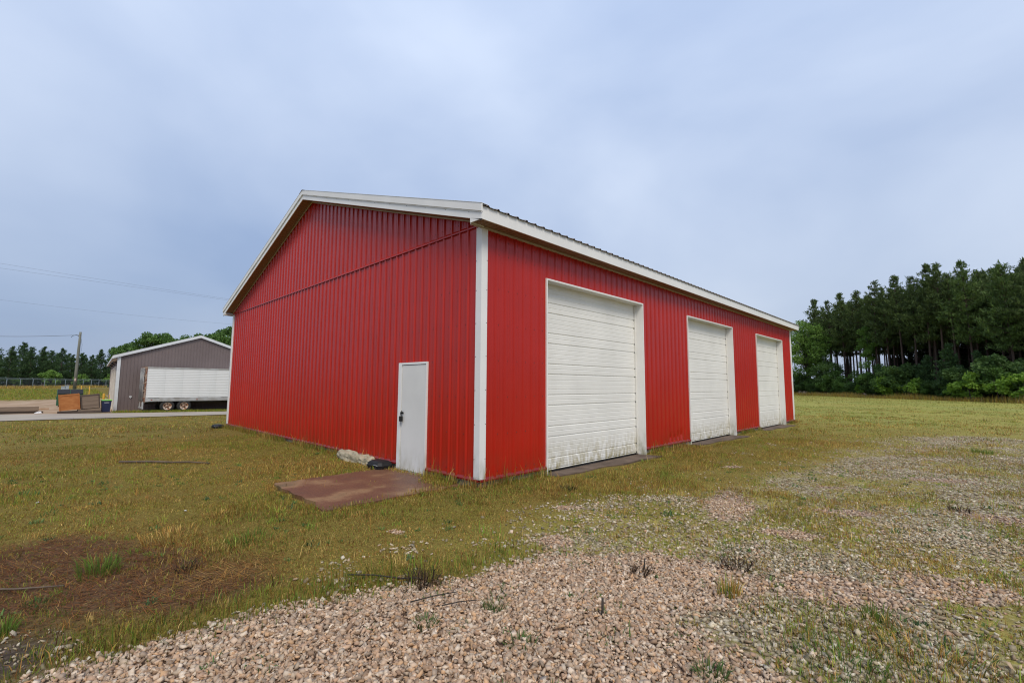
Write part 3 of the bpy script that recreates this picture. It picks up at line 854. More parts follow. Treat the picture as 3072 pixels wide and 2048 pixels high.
for i in range(10):
    w_ = (TL-.12)/10
    if sm is None:
        q = MB(); n_ = 17; z0, z1 = Z0+.32, Z1-.10; h_ = (z1-z0)/n_
        for j in range(n_):
            a = z0+j*h_
            pr = [(a, 0), (a+h_*.56, 0), (a+h_*.68, .009), (a+h_*.88, .009), (a+h_, 0)]
            for (p0, m0), (p1, m1) in zip(pr[:-1], pr[1:]): q.poly([(m0, .004, p0), (m0, w_-.004, p0), (m1, w_-.004, p1), (m1, .004, p1)])
        sm = q.mesh("side_panel", [TRW])
    o = link("side_panel", sm, None, tr); o.location = (0, .1+i*w_, 0)
q = MB(); q.box((-.01, .1, Z1-.1), (.03, TL, Z1+.01)); q.build("top_rail", TRR, tr)
q = MB(); q.box((-.01, .1, Z0+.04), (.035, TL, Z0+.32)); rl = q.build("bottom_rail", TRR, tr)
for yy_ in (.5, 3.6, 8):
    q = MB(); q.box((.036, yy_-.05, Z0+.1), (.055, yy_+.05, Z0+.16)); q.build("marker_lamp", mat("amber lens", (.35, .07, .02), (.25, .04, .02), .3), rl)
q = MB()
for k in range(7): q.box((.036, .25+k*1.7, Z0+.285), (.041, .25+k*1.7+.75, Z0+.31))
q.build("rail_slot", UNDER, rl)
q = MB(); q.box((-.10, -.02, Z0-.02), (.04, .10, Z1+.03)); q.box((-2.45, -.02, Z0-.02), (-2.33, .10, Z1+.03)); q.box((-2.33, -.02, Z1-.12), (-.10, .10, Z1+.03)); q.box((-2.33, -.03, Z0-.14), (-.1, .10, Z0+.06)); rf = q.build("rear_frame", RUST, tr)
q = MB(); q.prism([(.036, .02, Z0-.02), (.036, .75, Z0+.04), (.036, .75, Z0+.10), (.036, .02, Z0+.14)], (-.03, 0, 0)); q.build("rail_end", TRR, tr)
for xa in (-1.2, -2.32):
    q = MB(); q.box((xa, -.05, Z0+.07), (xa+1.09, -.021, Z1-.13)); d_ = q.build("rear_door", RDOOR, tr)
    for xx in (xa+.25, xa+.8):
        q = MB(); q.tube([(xx, -.075, Z0-.05), (xx, -.075, Z1-.05)], .018, 6); q.build("lock_rod", STEELG, d_)
q = MB()
for k in range(5): q.box((-.02, -.10, Z0+.25+k*.6), (.05, -.02, Z0+.33+k*.6))
q.build("hinge", RUST, rf)
q = MB(); q.tube([(-.04, -.11, Z0+.1), (-.04, -.11, Z1-.3)], .022, 6); q.build("hinge_bar", TRR, rf)
q = MB(); q.box((-2.3, -.06, .28), (-.1, .02, .38)); q.box((-.6, -.06, .38), (-.5, .02, Z0-.02)); q.box((-1.9, -.06, .38), (-1.8, .02, Z0-.02)); q.box((-.14, -.08, .25), (.0, .0, Z0)); q.build("rear_bumper", TRR, tr)
q = MB(); q.box((-.9, .2, Z0-.22), (-.75, TL-.3, Z0-.005)); q.box((-1.7, .2, Z0-.22), (-1.55, TL-.3, Z0-.005))
for yy_ in (1.58, 2.73): q.tube([(-2.35, yy_, .42), (-.1, yy_, .42)], .07, 8)
q.box((-.95, 1.2, .45), (-.7, 3.1, Z0-.2)); q.box((-1.75, 1.2, .45), (-1.5, 3.1, Z0-.2)); q.build("chassis", UNDER, tr)
for yy_ in (9.6,):
    for xx in (-.6, -1.9):
        q = MB(); q.box((xx-.06, yy_-.06, 0), (xx+.06, yy_+.06, Z0)); q.box((xx-.15, yy_-.15, 0), (xx+.15, yy_+.15, .04)); q.build("landing_leg", UNDER, tr)
def wheel(x, y):
    t_ = MB(); t_.lathe([(-.13, .30), (-.14, .38), (-.13, .46), (-.09, .50), (.09, .50), (.13, .46), (.14, .38), (.13, .30)], 28); o_ = t_.build("wheel", TYRE, tr); o_.location = (x, y, .44)
    r_ = MB(); r_.lathe([(.12, .31), (.135, .295), (.10, .26), (.03, .21), (.02, .14), (.02, .11)], 24); r_.build("rim", RIM, o_)
    h_ = MB(); h_.lathe([(.0, .125), (.03, .12), (.06, .09), (.10, .075), (.11, .04), (.11, .0)], 16); h_.build("hub", RUST, o_)
    n_ = MB()
    for t in range(5):
        an = 2*math.pi*t/5+.3; n_.box((.045, .185*math.cos(an)-.028, .185*math.sin(an)-.028), (.062, .185*math.cos(an)+.028, .185*math.sin(an)+.028))
    n_.build("hand_hole", DARK, o_)
    return o_
for yy_ in (1.58, 2.73):
    wheel(-.16, yy_)
    w2_ = wheel(-2.26, yy_); w2_.rotation_euler = (0, 0, math.pi)

# ------------------------------------------------------------------ crates, skid, bin, boards, dumpster
PLY = mat("orange weathered plywood", (0.34, 0.115, 0.026), (0.42, 0.165, 0.045), 0.75, 2.5, .2, 30, stretch=(1, 1, 2.5))
PINE = mat("raw pine batten", (0.42, 0.26, 0.15), (0.34, 0.19, 0.10), 0.8, 3)
WOOD = mat("grey brown weathered board", (0.16, 0.115, 0.085), (0.24, 0.18, 0.13), 0.9, 3, .4, 20, stretch=(1, .25, 3))
WOODD = mat("dark wet timber", (0.055, 0.040, 0.032), (0.10, 0.075, 0.06), 0.9, 3, .4, 20, stretch=(1, .3, 3))
def crate(name, label, loc, w_, d_, h_, boards, mface, mframe, tilt):
    t = thing(name, label, "crate", loc, (tilt, 0, 0), "crates stacked on the timber skid")
    n_ = boards
    for i in range(n_):                       # front and back boards
        z0, z1 = i*h_/n_+.004, (i+1)*h_/n_-.004
        q = MB(); q.box((-.02, .0, z0), (.0, w_, z1)); q.build("board" if n_ > 1 else "front_sheet", mface, t)
        q = MB(); q.box((-d_, .0, z0), (-d_+.02, w_, z1)); q.build("board" if n_ > 1 else "back_sheet", mface, t)
        for yy_ in (0.0, w_-.02):
            q = MB(); q.box((-d_+.021, yy_, z0), (-.021, yy_+.02, z1)); q.build("board" if n_ > 1 else "side_sheet", mface, t)
    for yy_ in (-.03, w_-.05):
        for xx in (-.001, -d_-.03):
            q = MB(); q.box((xx+.002, yy_, -.01), (xx+.031, yy_+(.08 if boards > 1 else .05), h_+.01)); q.build("corner_batten", mframe, t)
    for zz in (h_-.09,):
        for xx in (-.001, -d_-.03):
            q = MB(); q.box((xx+.002, .051, zz), (xx+.03, w_-.051, zz+.085)); q.build("top_batten", mframe, t)
    q = MB(); q.box((-d_+.03, .03, .02), (-.03, w_-.03, .05)); q.build("floor", mframe, t)
    return t
tl = 0.105
crate("plywood_crate", "orange plywood crate next to the dumpster, left of the weathered board crate", (-43.0, -3.98, -.60), 1.12, 1.1, 1.2, 1, PLY, PLY, tl)
crate("board_crate", "weathered grey board crate between the orange plywood crate and blue bin", (-43.05, -2.80, -.48), 1.06, 1.1, 1.05, 5, WOOD, WOODD, tl)
sk = thing("timber_skid", "low stack of dark timbers carrying the two tilted crates", "timbers", (-42.9, -4.1, -.82))
for x_ in (0, -.55, -1.1):
    q = MB(); q.prism([(x_, 0, .02), (x_, 2.45, .02), (x_, 2.45, .19), (x_, 0, .16)], (-.16, 0, 0)); q.build("timber", WOODD, sk)
    q = MB(); q.prism([(x_-.02, 1.1, .175), (x_-.02, 2.42, .192), (x_-.02, 2.42, .40), (x_-.02, 1.1, .275)], (-.14, 0, 0)); q.build("timber", WOOD, sk)
NAVY = mat("navy plastic", (0.010, 0.018, 0.060), (0.014, 0.024, 0.075), 0.45, 3)
LIME = mat("lime green plastic", (0.20, 0.52, 0.06), (0.17, 0.45, 0.05), 0.45, 3)
LOGO = mat("white print", (.6, .62, .66), (.5, .52, .56), .5)
wb = thing("wheelie_bin", "dark blue wheeled bin with lime green lid at the taupe building corner", "bin", (-43.25, -1.36, -.81))
q = MB(); q.poly([(.0, -.24, .05), (.0, .24, .05), (.06, .30, .93), (.06, -.30, .93)]); q.poly([(-.55, .24, .05), (-.55, -.24, .05), (-.62, -.30, .93), (-.62, .30, .93)]); q.poly([(-.55, -.24, .05), (0, -.24, .05), (.06, -.3, .93), (-.62, -.3, .93)]); q.poly([(0, .24, .05), (-.55, .24, .05), (-.62, .3, .93), (.06, .3, .93)]); q.poly([(0, -.24, .05), (-.55, -.24, .05), (-.55, .24, .05), (0, .24, .05)])
q.box((.055, -.31, .90), (.08, .31, .94)); q.build("body", NAVY, wb)
q = MB(); q.prism([(.10, -.33, .94), (.09, -.33, .975), (-.2, -.33, 1.03), (-.62, -.33, 1.0), (-.66, -.33, .94)], (0, .66, 0)); q.build("lid", LIME, wb)
q = MB(); q.tube([(-.72, -.25, .97), (-.72, .25, .97)], .018, 6); q.build("handle", NAVY, wb)
for yy_ in (-.27, .23):
    q = MB(); q.lathe([(-.001, .0), (0, .11), (.05, .11), (.051, 0)], 14, 'X', (0, 0, 0)); o_ = q.build("wheel", TYRE, wb); o_.location = (-.55, yy_, .11); o_.rotation_euler = (0, 0, math.pi/2)
q = MB()                                     # a faint slanted script mark, unreadable in the photograph
for j, (y0, hh) in enumerate([(-.13, .05), (-.085, .04), (-.05, .042), (-.01, .036), (.03, .04), (.07, .036), (.11, .04)]):
    q.prism([(.052, y0, .765), (.052, y0+.028, .765), (.052, y0+.04, .765+hh), (.052, y0+.012, .765+hh)], (.008, 0, 0))
q.prism([(.05, -.14, .752), (.05, .15, .752), (.05, .155, .759), (.05, -.135, .759)], (.008, 0, 0))
q.build("printed_mark", LOGO, wb)

bs = thing("board_stack", "long weathered boards stacked at the road edge with one pale plank end", "boards", (-45.0, -7.6, -.82))
for i, (y0, y1, z0, z1, x0, m_) in enumerate([(-1.6, 2.75, .0, .16, -.05, WOODD), (-1.8, 2.45, .16, .20, .0, WOODD), (-2.0, 2.50, .20, .54, .0, WOOD), (-1.8, 2.45, .20, .50, -.45, WOOD), (-1.8, 2.4, .0, .16, -.5, WOODD)]):
    q = MB(); q.box((x0-.10, y0, z0), (x0, y1, z1)); q.build("board", m_, bs)
q = MB(); q.box((-.9, 2.0, .27), (-.75, 3.05, .36)); q.build("plank", PINE, bs)
q = MB(); q.box((-.85, 1.9, .0), (-.70, 2.3, .269)); q.build("support_block", WOODD, bs)
PLAS = mat("white plastic scrap", (.75, .76, .78), (.6, .61, .64), .4, 20)
def scrap(label, x, y, r_, seed):
    rr = random.Random(seed); q = MB(); n_ = 9
    ring = [(x+r_*(.7+.5*rr.random())*math.cos(2*math.pi*t/n_)*.6, y+r_*(.7+.5*rr.random())*math.sin(2*math.pi*t/n_)) for t in range(n_)]
    zb = float(gz(x, y))+.04
    c_ = (x, y, zb+r_*.5)
    for t in range(n_):
        a, b_ = ring[t], ring[(t+1) % n_]
        ma = ((a[0]+x)/2, (a[1]+y)/2, zb+r_*(.25+.6*rr.random())); mb_ = ((b_[0]+x)/2, (b_[1]+y)/2, zb+r_*(.25+.6*rr.random()))
        q.poly([(*a, zb), (*b_, zb), mb_]); q.poly([(*a, zb), mb_, ma]); q.poly([ma, mb_, c_])
        q.poly([(*a, zb), (*b_, zb), (x, y, zb+.001)])
    o = q.build("plastic_scrap", PLAS); tag(o, label, "litter", "plastic scraps by the road"); return o
scrap("crumpled white plastic scrap at the end of the stacked boards", -44.3, -5.1, .22, 1)
scrap("flat white plastic scrap in front of the stacked boards", -44.75, -7.2, .14, 2)

DGRN = mat("dark green dumpster paint", (0.010, 0.075, 0.032), (0.02, 0.10, 0.045), 0.5, 3)
du = thing("dumpster", "dark green dumpster with black lids behind the orange crate", "dumpster", (-57.0, -4.0, -.8))
q = MB(); q.prism([(0, 0, .12), (0, 0, 1.25), (-.5, 0, 1.62), (-1.5, 0, 1.62), (-1.5, 0, .12)], (0, 1.85, 0)); q.build("body", DGRN, du)
for k in range(2):
    q = MB(); q.prism([(.05, .02+k*.93, 1.27), (-.5, .02+k*.93, 1.66), (-1.55, .02+k*.93, 1.68), (-1.55, .02+k*.93, 1.64), (-.5, .02+k*.93, 1.62), (.05, .02+k*.93, 1.23)], (0, .88, 0)); q.build("lid", BLACKP, du)
for yy_ in (-.06, 1.85):
    q = MB(); q.box((-1.1, yy_, .75), (-.35, yy_+.06, .95)); q.build("fork_pocket", DGRN, du)
for yy_ in (.15, 1.6):
    q = MB(); q.box((-1.45, yy_, 0), (-.05, yy_+.12, .12)); q.build("skid_rail", UNDER, du)

# ------------------------------------------------------------------ yard posts, pole, wires, fence
YEL = mat("yellow paint", (0.62, 0.36, 0.03), (0.5, 0.28, 0.03), 0.6, 4)
PALEP = mat("pale blue grey cabinet", (0.40, 0.45, 0.48), (0.33, 0.37, 0.40), 0.6, 4)
def post(name, label, cat, x, y, r_, h_, m_, group):
    zb = float(gz(x, y)); q = MB(); q.lathe([(0, r_), (h_-r_*.5, r_), (h_-r_*.15, r_*.8), (h_, 0.0)], 12, 'Z', (0, 0, 0)); q.lathe([(0, r_*1.5), (.03, r_*1.5), (.04, r_)], 12, 'Z')
    o = q.build(name, m_); o.location = (x, y, zb-.02); tag(o, label, cat, group); return o
post("bollard", "tall yellow post behind the board crate, nearer the utility pole", "bollard", -78, -1.45, .045, 2.0, YEL, "yellow posts in the yard")
post("bollard", "pale yellow post just right of the taller yellow one in the yard", "bollard", -80, -.55, .055, 1.9, YEL, "yellow posts in the yard")
post("bollard", "short yellow post left of the blue bin lid", "bollard", -60, -.40, .10, 1.25, YEL, "yellow posts in the yard")
post("bollard", "short yellow post against the taupe building side wall", "bollard", -59, .05, .10, 1.15, YEL, "yellow posts in the yard")
def pedestal(label, x, y, h_):
    zb = float(gz(x, y)); t = thing("utility_pedestal", label, "utility box", (x, y, zb), (0, 0, .2), "utility pedestals near the pole")
    q = MB(); q.box((-.2, -.2, -.05), (.2, .2, h_-.1)); q.build("cabinet", PALEP, t, .02)
    q = MB(); q.prism([(-.23, -.23, h_-.1), (.23, -.23, h_-.1), (.23, .23, h_-.1), (-.23, .23, h_-.1)], (0, 0, .1)); q.build("cap", STEELG, t, .03)
    q = MB(); q.box((.2, -.03, h_*.4), (.22, .03, h_*.5)); q.build("latch", STEELB, t)
pedestal("left pale utility pedestal on the grass bank before the fence", -100, -2.73, 1.1)
pedestal("right pale utility pedestal on the bank beside the leaning pole", -100, -2.28, 1.25)

POLE = mat("grey weathered pole", (0.20, 0.20, 0.17), (0.14, 0.15, 0.13), 0.9, 1.2, .4, 12, stretch=(4, 4, .4))
pz = float(gz(-112, -.96))
up = thing("utility_pole", "single weathered wooden utility pole standing before the left tree line", "utility pole", (-112, -.96, pz))
q = MB(); q.tube([(0, 0, -.3), (.02, .03, 4), (.05, .06, 8), (.07, .09, 11.03-pz)], [.27, .24, .20, .17], 12); q.build("shaft", POLE, up)
q = MB(); q.tube([(.05, .05, 10.1-pz), (.05, -.45, 10.45-pz), (.05, -.95, 10.2-pz), (.05, -1.1, 9.9-pz)], .035, 6); q.build("service_loop", BLACKP, up)
q = MB(); q.tube([(.3, .1, 10.6-pz), (.3, .45, 8.6-pz), (.3, .4, 7.4-pz)], .02, 5); q.build("drop_wire", BLACKP, up)
q = MB(); q.box((.24, -.15, 1.6), (.28, .1, 2.1)); q.build("pole_sign", mat("red white tag", (.5, .2, .15), (.6, .55, .5), .6, 3), up)
q = MB(); q.lathe([(0, .06), (.1, .08), (.16, .05), (.2, 0)], 8, 'Z', (.05, -.16, 10.25-pz)); q.build("insulator", STEELG, up)
def wire(label, pts, r_, group="overhead wires left of the barn"):
    P3 = [Vector(p) for p in pts]
    # quadratic through three points, run on beyond the frame
    q = MB(); t0, t1 = -.55, 1.55; o3 = []
    for i in range(41):
        t = t0+(t1-t0)*i/40
        l0 = (t-.5)*(t-1)/.5; l1 = t*(t-1)/-.25; l2 = t*(t-.5)/.5
        o3.append(P3[0]*l0+P3[1]*l1+P3[2]*l2)
    q.tube(o3, r_, 5); o = q.build("overhead_wire", WIREM); tag(o, label, "wire", group); return o
WIREM = mat("dull wire", (.14, .155, .17), (.12, .13, .145), .6)
wire("uppermost of the three long overhead wires left of the barn", [(-80, -9.95, 16.46), (-80, 2.5, 15.89), (-80, 15.3, 15.43)], .010)
wire("middle overhead wire, close under the topmost wire", [(-80, -9.9, 15.86), (-80, 2.5, 15.55), (-80, 15.3, 15.23)], .010)
wire("lowest and loneliest of the long overhead wires left of the barn", [(-80, -9.6, 11.86), (-80, 2.5, 11.40), (-80, 14.5, 11.31)], .008)
q = MB(); q.tube([(-111.95, -.95-(20*i/16), 10.45-pz*0-(1.25*math.sin(math.pi*min(i/16, 1)*.75)*.9)) for i in range(17)], .035, 5); o = q.build("service_wire", WIREM); tag(o, "sagging service wire running left from the top of the utility pole", "wire")

FPOST = mat("galvanised fence pipe", (0.26, 0.31, 0.31), (0.20, 0.24, 0.24), 0.5, 3)
FMESH, nt, b = newmat("chain link")
tp_ = nt.nodes.new("ShaderNodeBsdfTransparent"); ms = nt.nodes.new("ShaderNodeMixShader"); ms.inputs[0].default_value = 0.20
b.inputs["Base Color"].default_value = (.16, .20, .20, 1)
wv = nt.nodes.new("ShaderNodeTexChecker"); wv.inputs["Scale"].default_value = 22; wv.inputs["Color1"].default_value = (.10, .10, .10, 1); wv.inputs["Color2"].default_value = (.28, .28, .28, 1)
nt.links.new(wv.outputs["Fac"], ms.inputs[0])
mrg = nt.nodes.new("ShaderNodeMapRange"); mrg.inputs["To Min"].default_value = .10; mrg.inputs["To Max"].default_value = .22; nt.links.new(wv.outputs["Fac"], mrg.inputs[0]); nt.links.new(mrg.outputs[0], ms.inputs[0])
nt.links.new(tp_.outputs[0], ms.inputs[1]); nt.links.new(b.outputs[0], ms.inputs[2]); nt.links.new(ms.outputs[0], nt.nodes["Material Output"].inputs[0])
fe = thing("chain_link_fence", "grey chain link fence with barbed wire arms along the grass bank", "fence", (-120.8, -9.85, float(gz(-120.8, -9.85))))
f0 = Vector((-120.8, -9.85)); fd = Vector((-158.1+120.8, 6.6+9.85))/10
prev = None
for i in range(-2, 15):
    p = f0+fd*i; zb = float(gz(p.x, p.y))-fe.location.z
    lx_, ly_ = p.x-fe.location.x, p.y-fe.location.y
    q = MB(); q.tube([(lx_, ly_, zb-.1), (lx_, ly_, zb+1.85)], .05, 8); po = q.build("post", FPOST, fe)
    q = MB(); q.tube([(lx_, ly_, zb+1.83), (lx_+.1, ly_-.22, zb+2.1)], .03, 6); q.build("barb_arm", FPOST, po)
    if prev:
        ax, ay, az = prev
        q = MB(); q.tube([(ax, ay, az+1.82), (lx_, ly_, zb+1.82)], .035, 6); q.build("top_rail", FPOST, fe)
        q = MB(); q.poly([(ax, ay, az+.03), (lx_, ly_, zb+.03), (lx_, ly_, zb+1.8), (ax, ay, az+1.8)]); q.build("mesh", FMESH, fe)
        q = MB()
        for kk in range(3): q.tube([(ax+.03+.03*kk, ay-.07-.07*kk, az+1.92+.08*kk), (lx_+.03+.03*kk, ly_-.07-.07*kk, zb+1.92+.08*kk)], .008, 4)
        q.build("barbed_wire", FPOST, fe)
    prev = (lx_, ly_, zb)

# ------------------------------------------------------------------ trees
BARK = mat("dark pine bark", (0.050, 0.034, 0.026), (0.095, 0.060, 0.045), 0.95, 1.5, .5, 10, stretch=(3, 3, .6))
BARKG = mat("grey brown bark", (0.06, 0.05, 0.04), (0.10, 0.085, 0.07), 0.95, 1.5, .5, 10, stretch=(3, 3, .6))
LEAF = colmat("foliage", 0.6, 0.25, 0.35)

def leaf_quads(c, d, ln, wd, rg):
    """quads from centres c along directions d"""
    n = len(c)
    d = d/np.linalg.norm(d, axis=1, keepdims=True)
    r_ = rg.normal(size=(n, 3)); s_ = np.cross(d, r_); s_ /= np.linalg.norm(s_, axis=1, keepdims=True)+1e-9
    a = c-d*ln[:, None]*.35; e = c+d*ln[:, None]*.65; m_ = c+d*ln[:, None]*.1
    v_ = np.stack([a, m_+s_*wd[:, None]*.5, e, m_-s_*wd[:, None]*.5], 1).reshape(-1, 3)
    f_ = np.arange(4*n).reshape(n, 4)
    return v_, f_

def pine_meshes(seed, h, cb, rmax, dens=1.0, col=((.044, .072, .022), (.145, .205, .058)), lowdead=True):
    rg = np.random.default_rng(seed); q = MB()
    bend = rg.normal(0, .25, 2)
    ax = lambda z: np.array([bend[0]*(z/h)**2, bend[1]*(z/h)**2, z])
    zs = np.linspace(-.3, h*.97, 9)
    r0 = .0078*h+.02
    q.tube([tuple(ax(z)) for z in zs], [r0*(1-.9*max(z, 0)/h)+.015 for z in zs], 7)
    cs, ds = [], []
    z = h*cb
    while z < h*.985:
        t = (z-h*cb)/(h*(1-cb))
        prof_ = (min(1, (t+.10)/.32)**.7)*((1-t)**.85)*1.12+.04
        nb = rg.integers(4, 7)
        a0 = rg.random()*6.28
        for k in range(nb):
            an = a0+6.283*k/nb+rg.normal(0, .25)
            ln = rmax*prof_*rg.uniform(.55, 1.22)
            if rg.random() < .12: continue
            el = (.02+.95*t*t)+rg.normal(0, .12)
            dr = np.array([math.cos(an), math.sin(an), 0])
            P = lambda u: ax(z)+dr*ln*u*math.cos(el)+np.array([0, 0, ln*u*math.sin(el)+.22*ln*u*u])
            q.tube([tuple(P(0)), tuple(P(.5)), tuple(P(.95))], [.018+.009*ln, .012+.004*ln, .006], 4, cap=False)
            nt_ = max(3, int(ln*6.0*dens))
            for j in range(nt_):
                u = .30+.72*(j+rg.random())/nt_
                side = rg.normal(0, .09*ln+.08, 3)*np.array([1, 1, .35])
                c_ = P(u)+side
                m_ = 6
                dd = dr*.45+np.array([0, 0, .95])+rg.normal(0, .6, (m_, 3))
                cs.append(c_+rg.normal(0, .11, (m_, 3))); ds.append(dd)
        z += rg.uniform(.40, .70)*(.55+.024*h)
    top = ax(h*.985); cs.append(top+rg.normal(0, .12, (10, 3))); ds.append(np.array([0, 0, 1])+rg.normal(0, .5, (10, 3)))
    if lowdead:
        for k in range(int(h*1.6)):
            zz = rg.uniform(.18*h, h*cb*1.05); an = rg.random()*6.28; ln = rg.uniform(.4, 1.5)*(zz/(h*cb))
            p0 = ax(zz); p1 = p0+np.array([math.cos(an)*ln, math.sin(an)*ln, rg.uniform(-.25, .2)*ln])
            q.tube([tuple(p0), tuple(p1)], [.022, .008], 3, cap=False)
    cs = np.concatenate(cs); ds = np.concatenate(ds); n = len(cs)
    v_, f_ = leaf_quads(cs, ds, rg.uniform(.30, .60, n), rg.uniform(.08, .16, n), rg)
    cl = np.array(col[0])+(np.array(col[1])-np.array(col[0]))*(rg.random((n, 1))**1.5*.8+.2*rg.random())
    return q.mesh("trunk", [BARK]), npmesh("crown", v_, f_, np.repeat(cl, 4, 0), mats=None)

def broad_meshes(seed, h, rx, rz, zc, col, clumps=46, per=60, ls=.34, trunk_r=None, stems=1, bark=BARKG):
    rg = np.random.default_rng(seed); q = MB()
    cs = []
    for k in range(clumps):
        d = rg.normal(size=3); d /= np.linalg.norm(d)
        rr = rg.random()**.38
        cs.append(np.array([d[0]*rx*rr, d[1]*rx*rr, zc+d[2]*rz*rr]))
    tr_ = trunk_r or .016*h+.02
    for s_ in range(stems):
        o_ = rg.normal(0, .25*(stems > 1), 2)
        q.tube([(o_[0], o_[1], -.3), (o_[0]*1.5+rg.normal(0, .08), o_[1]*1.5, zc*.45), (o_[0]*2, o_[1]*2+rg.normal(0, .1), zc+rz*.5)], [tr_, tr_*.75, tr_*.25], 7)
    for c_ in cs:
        zb = max(zc-rz*1.05, .25*zc)+rg.random()*.35*max(c_[2]-zc+rz, .1)
        zb = min(zb, c_[2]-.1)
        mid = np.array([c_[0]*.45, c_[1]*.45, (zb+c_[2])/2+.1])
        q.tube([(0, 0, zb), tuple(mid), tuple(c_)], [tr_*.35, tr_*.2, .01], 4, cap=False)
    C_, D_, K_ = [], [], []
    for c_ in cs:
        r_ = rg.uniform(.16, .30)*(rx+rz)*.5+.12
        p = rg.normal(size=(per, 3)); p /= np.linalg.norm(p, axis=1, keepdims=True); p *= (rg.random((per, 1))**.45)*r_
        p[:, 2] *= .72
        C_.append(c_+p); D_.append(p/r_+rg.normal(0, .6, (per, 3))+np.array([0, 0, -.15])); K_.append(np.full(per, rg.random()))
    C_ = np.concatenate(C_); D_ = np.concatenate(D_); K_ = np.concatenate(K_); n = len(C_)
    v_, f_ = leaf_quads(C_, D_, rg.uniform(.7, 1.3, n)*ls, rg.uniform(.5, .95, n)*ls, rg)
    a = np.array(col[0]); e = np.array(col[1])
    cl = a+(e-a)*(K_*.55+rg.random(n)*.45)[:, None]
    return q.mesh("trunk", [bark]), npmesh("crown", v_, f_, np.repeat(cl, 4, 0))

def tree(name, label, cat, meshes, x, y, sc=1.0, rz=0.0, group=None, names=("trunk", "crown")):
    t = thing(name, label, cat, (x, y, float(gz(x, y))-.03), (0, 0, rz), group)
    t.scale = (sc, sc, sc)
    link(names[0], meshes[0], None, t)
    link(names[1], meshes[1], LEAF, t)
    return t

rt = random.Random(4)
# --- tall red pines right of the barn
PV = [pine_meshes(100+i, 19.5, cb, rm) for i, (cb, rm) in enumerate([(.52, 3.0), (.58, 2.6), (.46, 3.1), (.62, 2.5), (.54, 3.0), (.44, 3.1)])]
PVN = [pine_meshes(140+i, 18, cb, rm, 1.1, col=((.054, .095, .026), (.155, .235, .060))) for i, (cb, rm) in enumerate([(.42, 3.0), (.36, 3.2)])]
PG = "tall pines of the stand right of the barn"
front = [(-16, 108.6, 20.2, "tall pine nearest the barn roof, rising behind the light green broadleaf tree"),
 (-12.4, 104.5, 18.8, "second tall pine from the barn in the right-hand stand"),
 (-9.9, 101.5, 19.4, "third tall pine from the barn, dark crown over crowded thin trunks"),
 (-7.1, 98.3, 19.2, "fourth tall pine from the barn in the front row of the stand"),
 (-4.5, 95.2, 20.0, "fifth tall pine from the barn, slightly taller than both neighbours"),
 (-2.6, 93.0, 18.4, "sixth tall pine from the barn, a notch in the skyline"),
 (-.7, 90.7, 19.8, "seventh tall pine from the barn, pointed top left of the stand's middle"),
 (1.0, 88.7, 18.8, "eighth tall pine from the barn, shorter top beside the twin peaks"),
 (2.6, 86.8, 19.9, "left of the twin peaks in the middle of the pine stand"),
 (4.1, 85.1, 19.7, "right of the twin peaks in the middle of the pine stand"),
 (5.4, 83.6, 17.7, "lower pine in the dip right of the twin peaks"),
 (7.0, 81.2, 18.5, "broad pyramid shaped green pine standing forward right of the dip"),
 (10.4, 77.3, 17.3, "big dark pine with visible trunk, second from the right frame edge"),
 (12.2, 75.0, 16.8, "big dark pine cut by the right frame edge")]
for i, (x, y, h, lb) in enumerate(front):
    ms = PVN[0] if i == 11 else (PVN[1] if i == 12 else PV[(i*5+1) % 6])
    base = 18 if i in (11, 12) else 19.5
    tree("pine_tree", lb, "pine", ms, x+.02, y, (h+.15)/base, rt.random()*6, PG)
for row in range(1, 8):
    for i in range(20):
        u = i/19*1.1-.02+rt.uniform(-.018, .018)
        x, y = -17.5+u*29+row*2.5*.72+rt.uniform(-.6, .6), 110.5-u*34.5+row*2.5*.66+rt.uniform(-.6, .6)
        if row >= 3 and rt.random() < .15: continue
        hh = rt.uniform(16.6, 18.8)*(1+.015*row)*(1-.07*max(u-.4, 0))
        tree("pine_tree", "straight pine deep in the dense stand right of the barn, behind its front row", "pine", PV[rt.randrange(6)], x, y, hh/19.5, rt.random()*6, PG)
# --- broadleaf tree, saplings and shrubs along the stand's edge
LG = ((.085, .17, .032), (.20, .33, .065)); DG = ((.038, .080, .024), (.115, .20, .050)); BG = ((.12, .23, .03), (.25, .40, .055))
tree("broadleaf_tree", "light green broadleaf tree right beside the barn's far corner", "tree", broad_meshes(201, 15, 4.3, 5.6, 9.0, LG, 84, 170, .29), -16.2, 103.8, 1.08, .4)
tree("broadleaf_tree", "smaller mid green broadleaf tree filling in under the light green one", "tree", broad_meshes(202, 8, 3.0, 3.2, 4.4, DG, 50, 150, .27), -12.4, 99.6, .9, 1.4)
tree("broadleaf_tree", "slim bright green tree among the dark pine trunks left of the middle", "tree", broad_meshes(203, 12, 1.5, 3.0, 9.0, LG, 26, 130, .26), -5.6, 95.5, 1.0, 2.0)
SH = [broad_meshes(210+i, 4, 1.9, 1.6, 1.9, (DG, ((.055, .12, .026), (.13, .235, .05)), DG)[i], 30, 150, .19, .05, 3) for i in range(3)]
SG = "dark shrubs at the foot of the pine stand"
for i in range(34):
    u = i/33*1.16-.10
    x, y = -20.5+u*32.5+rt.uniform(-.7, .7)+rt.random()*1.0, 107-u*35+rt.uniform(-.7, .7)
    tree("shrub", "dark leafy shrub in the continuous thicket along the foot of the pines", "shrub", SH[i % 3], x, y, rt.choice([.55, .75, .95, 1.15, 1.35, 1.6])*rt.uniform(.9, 1.1), rt.random()*6, SG)
UN = [broad_meshes(220+i, 8, 2.4, 3.0, 4.6, ((.018, .036, .014), (.050, .080, .026)), 44, 120, .26, .09, 2) for i in range(2)]
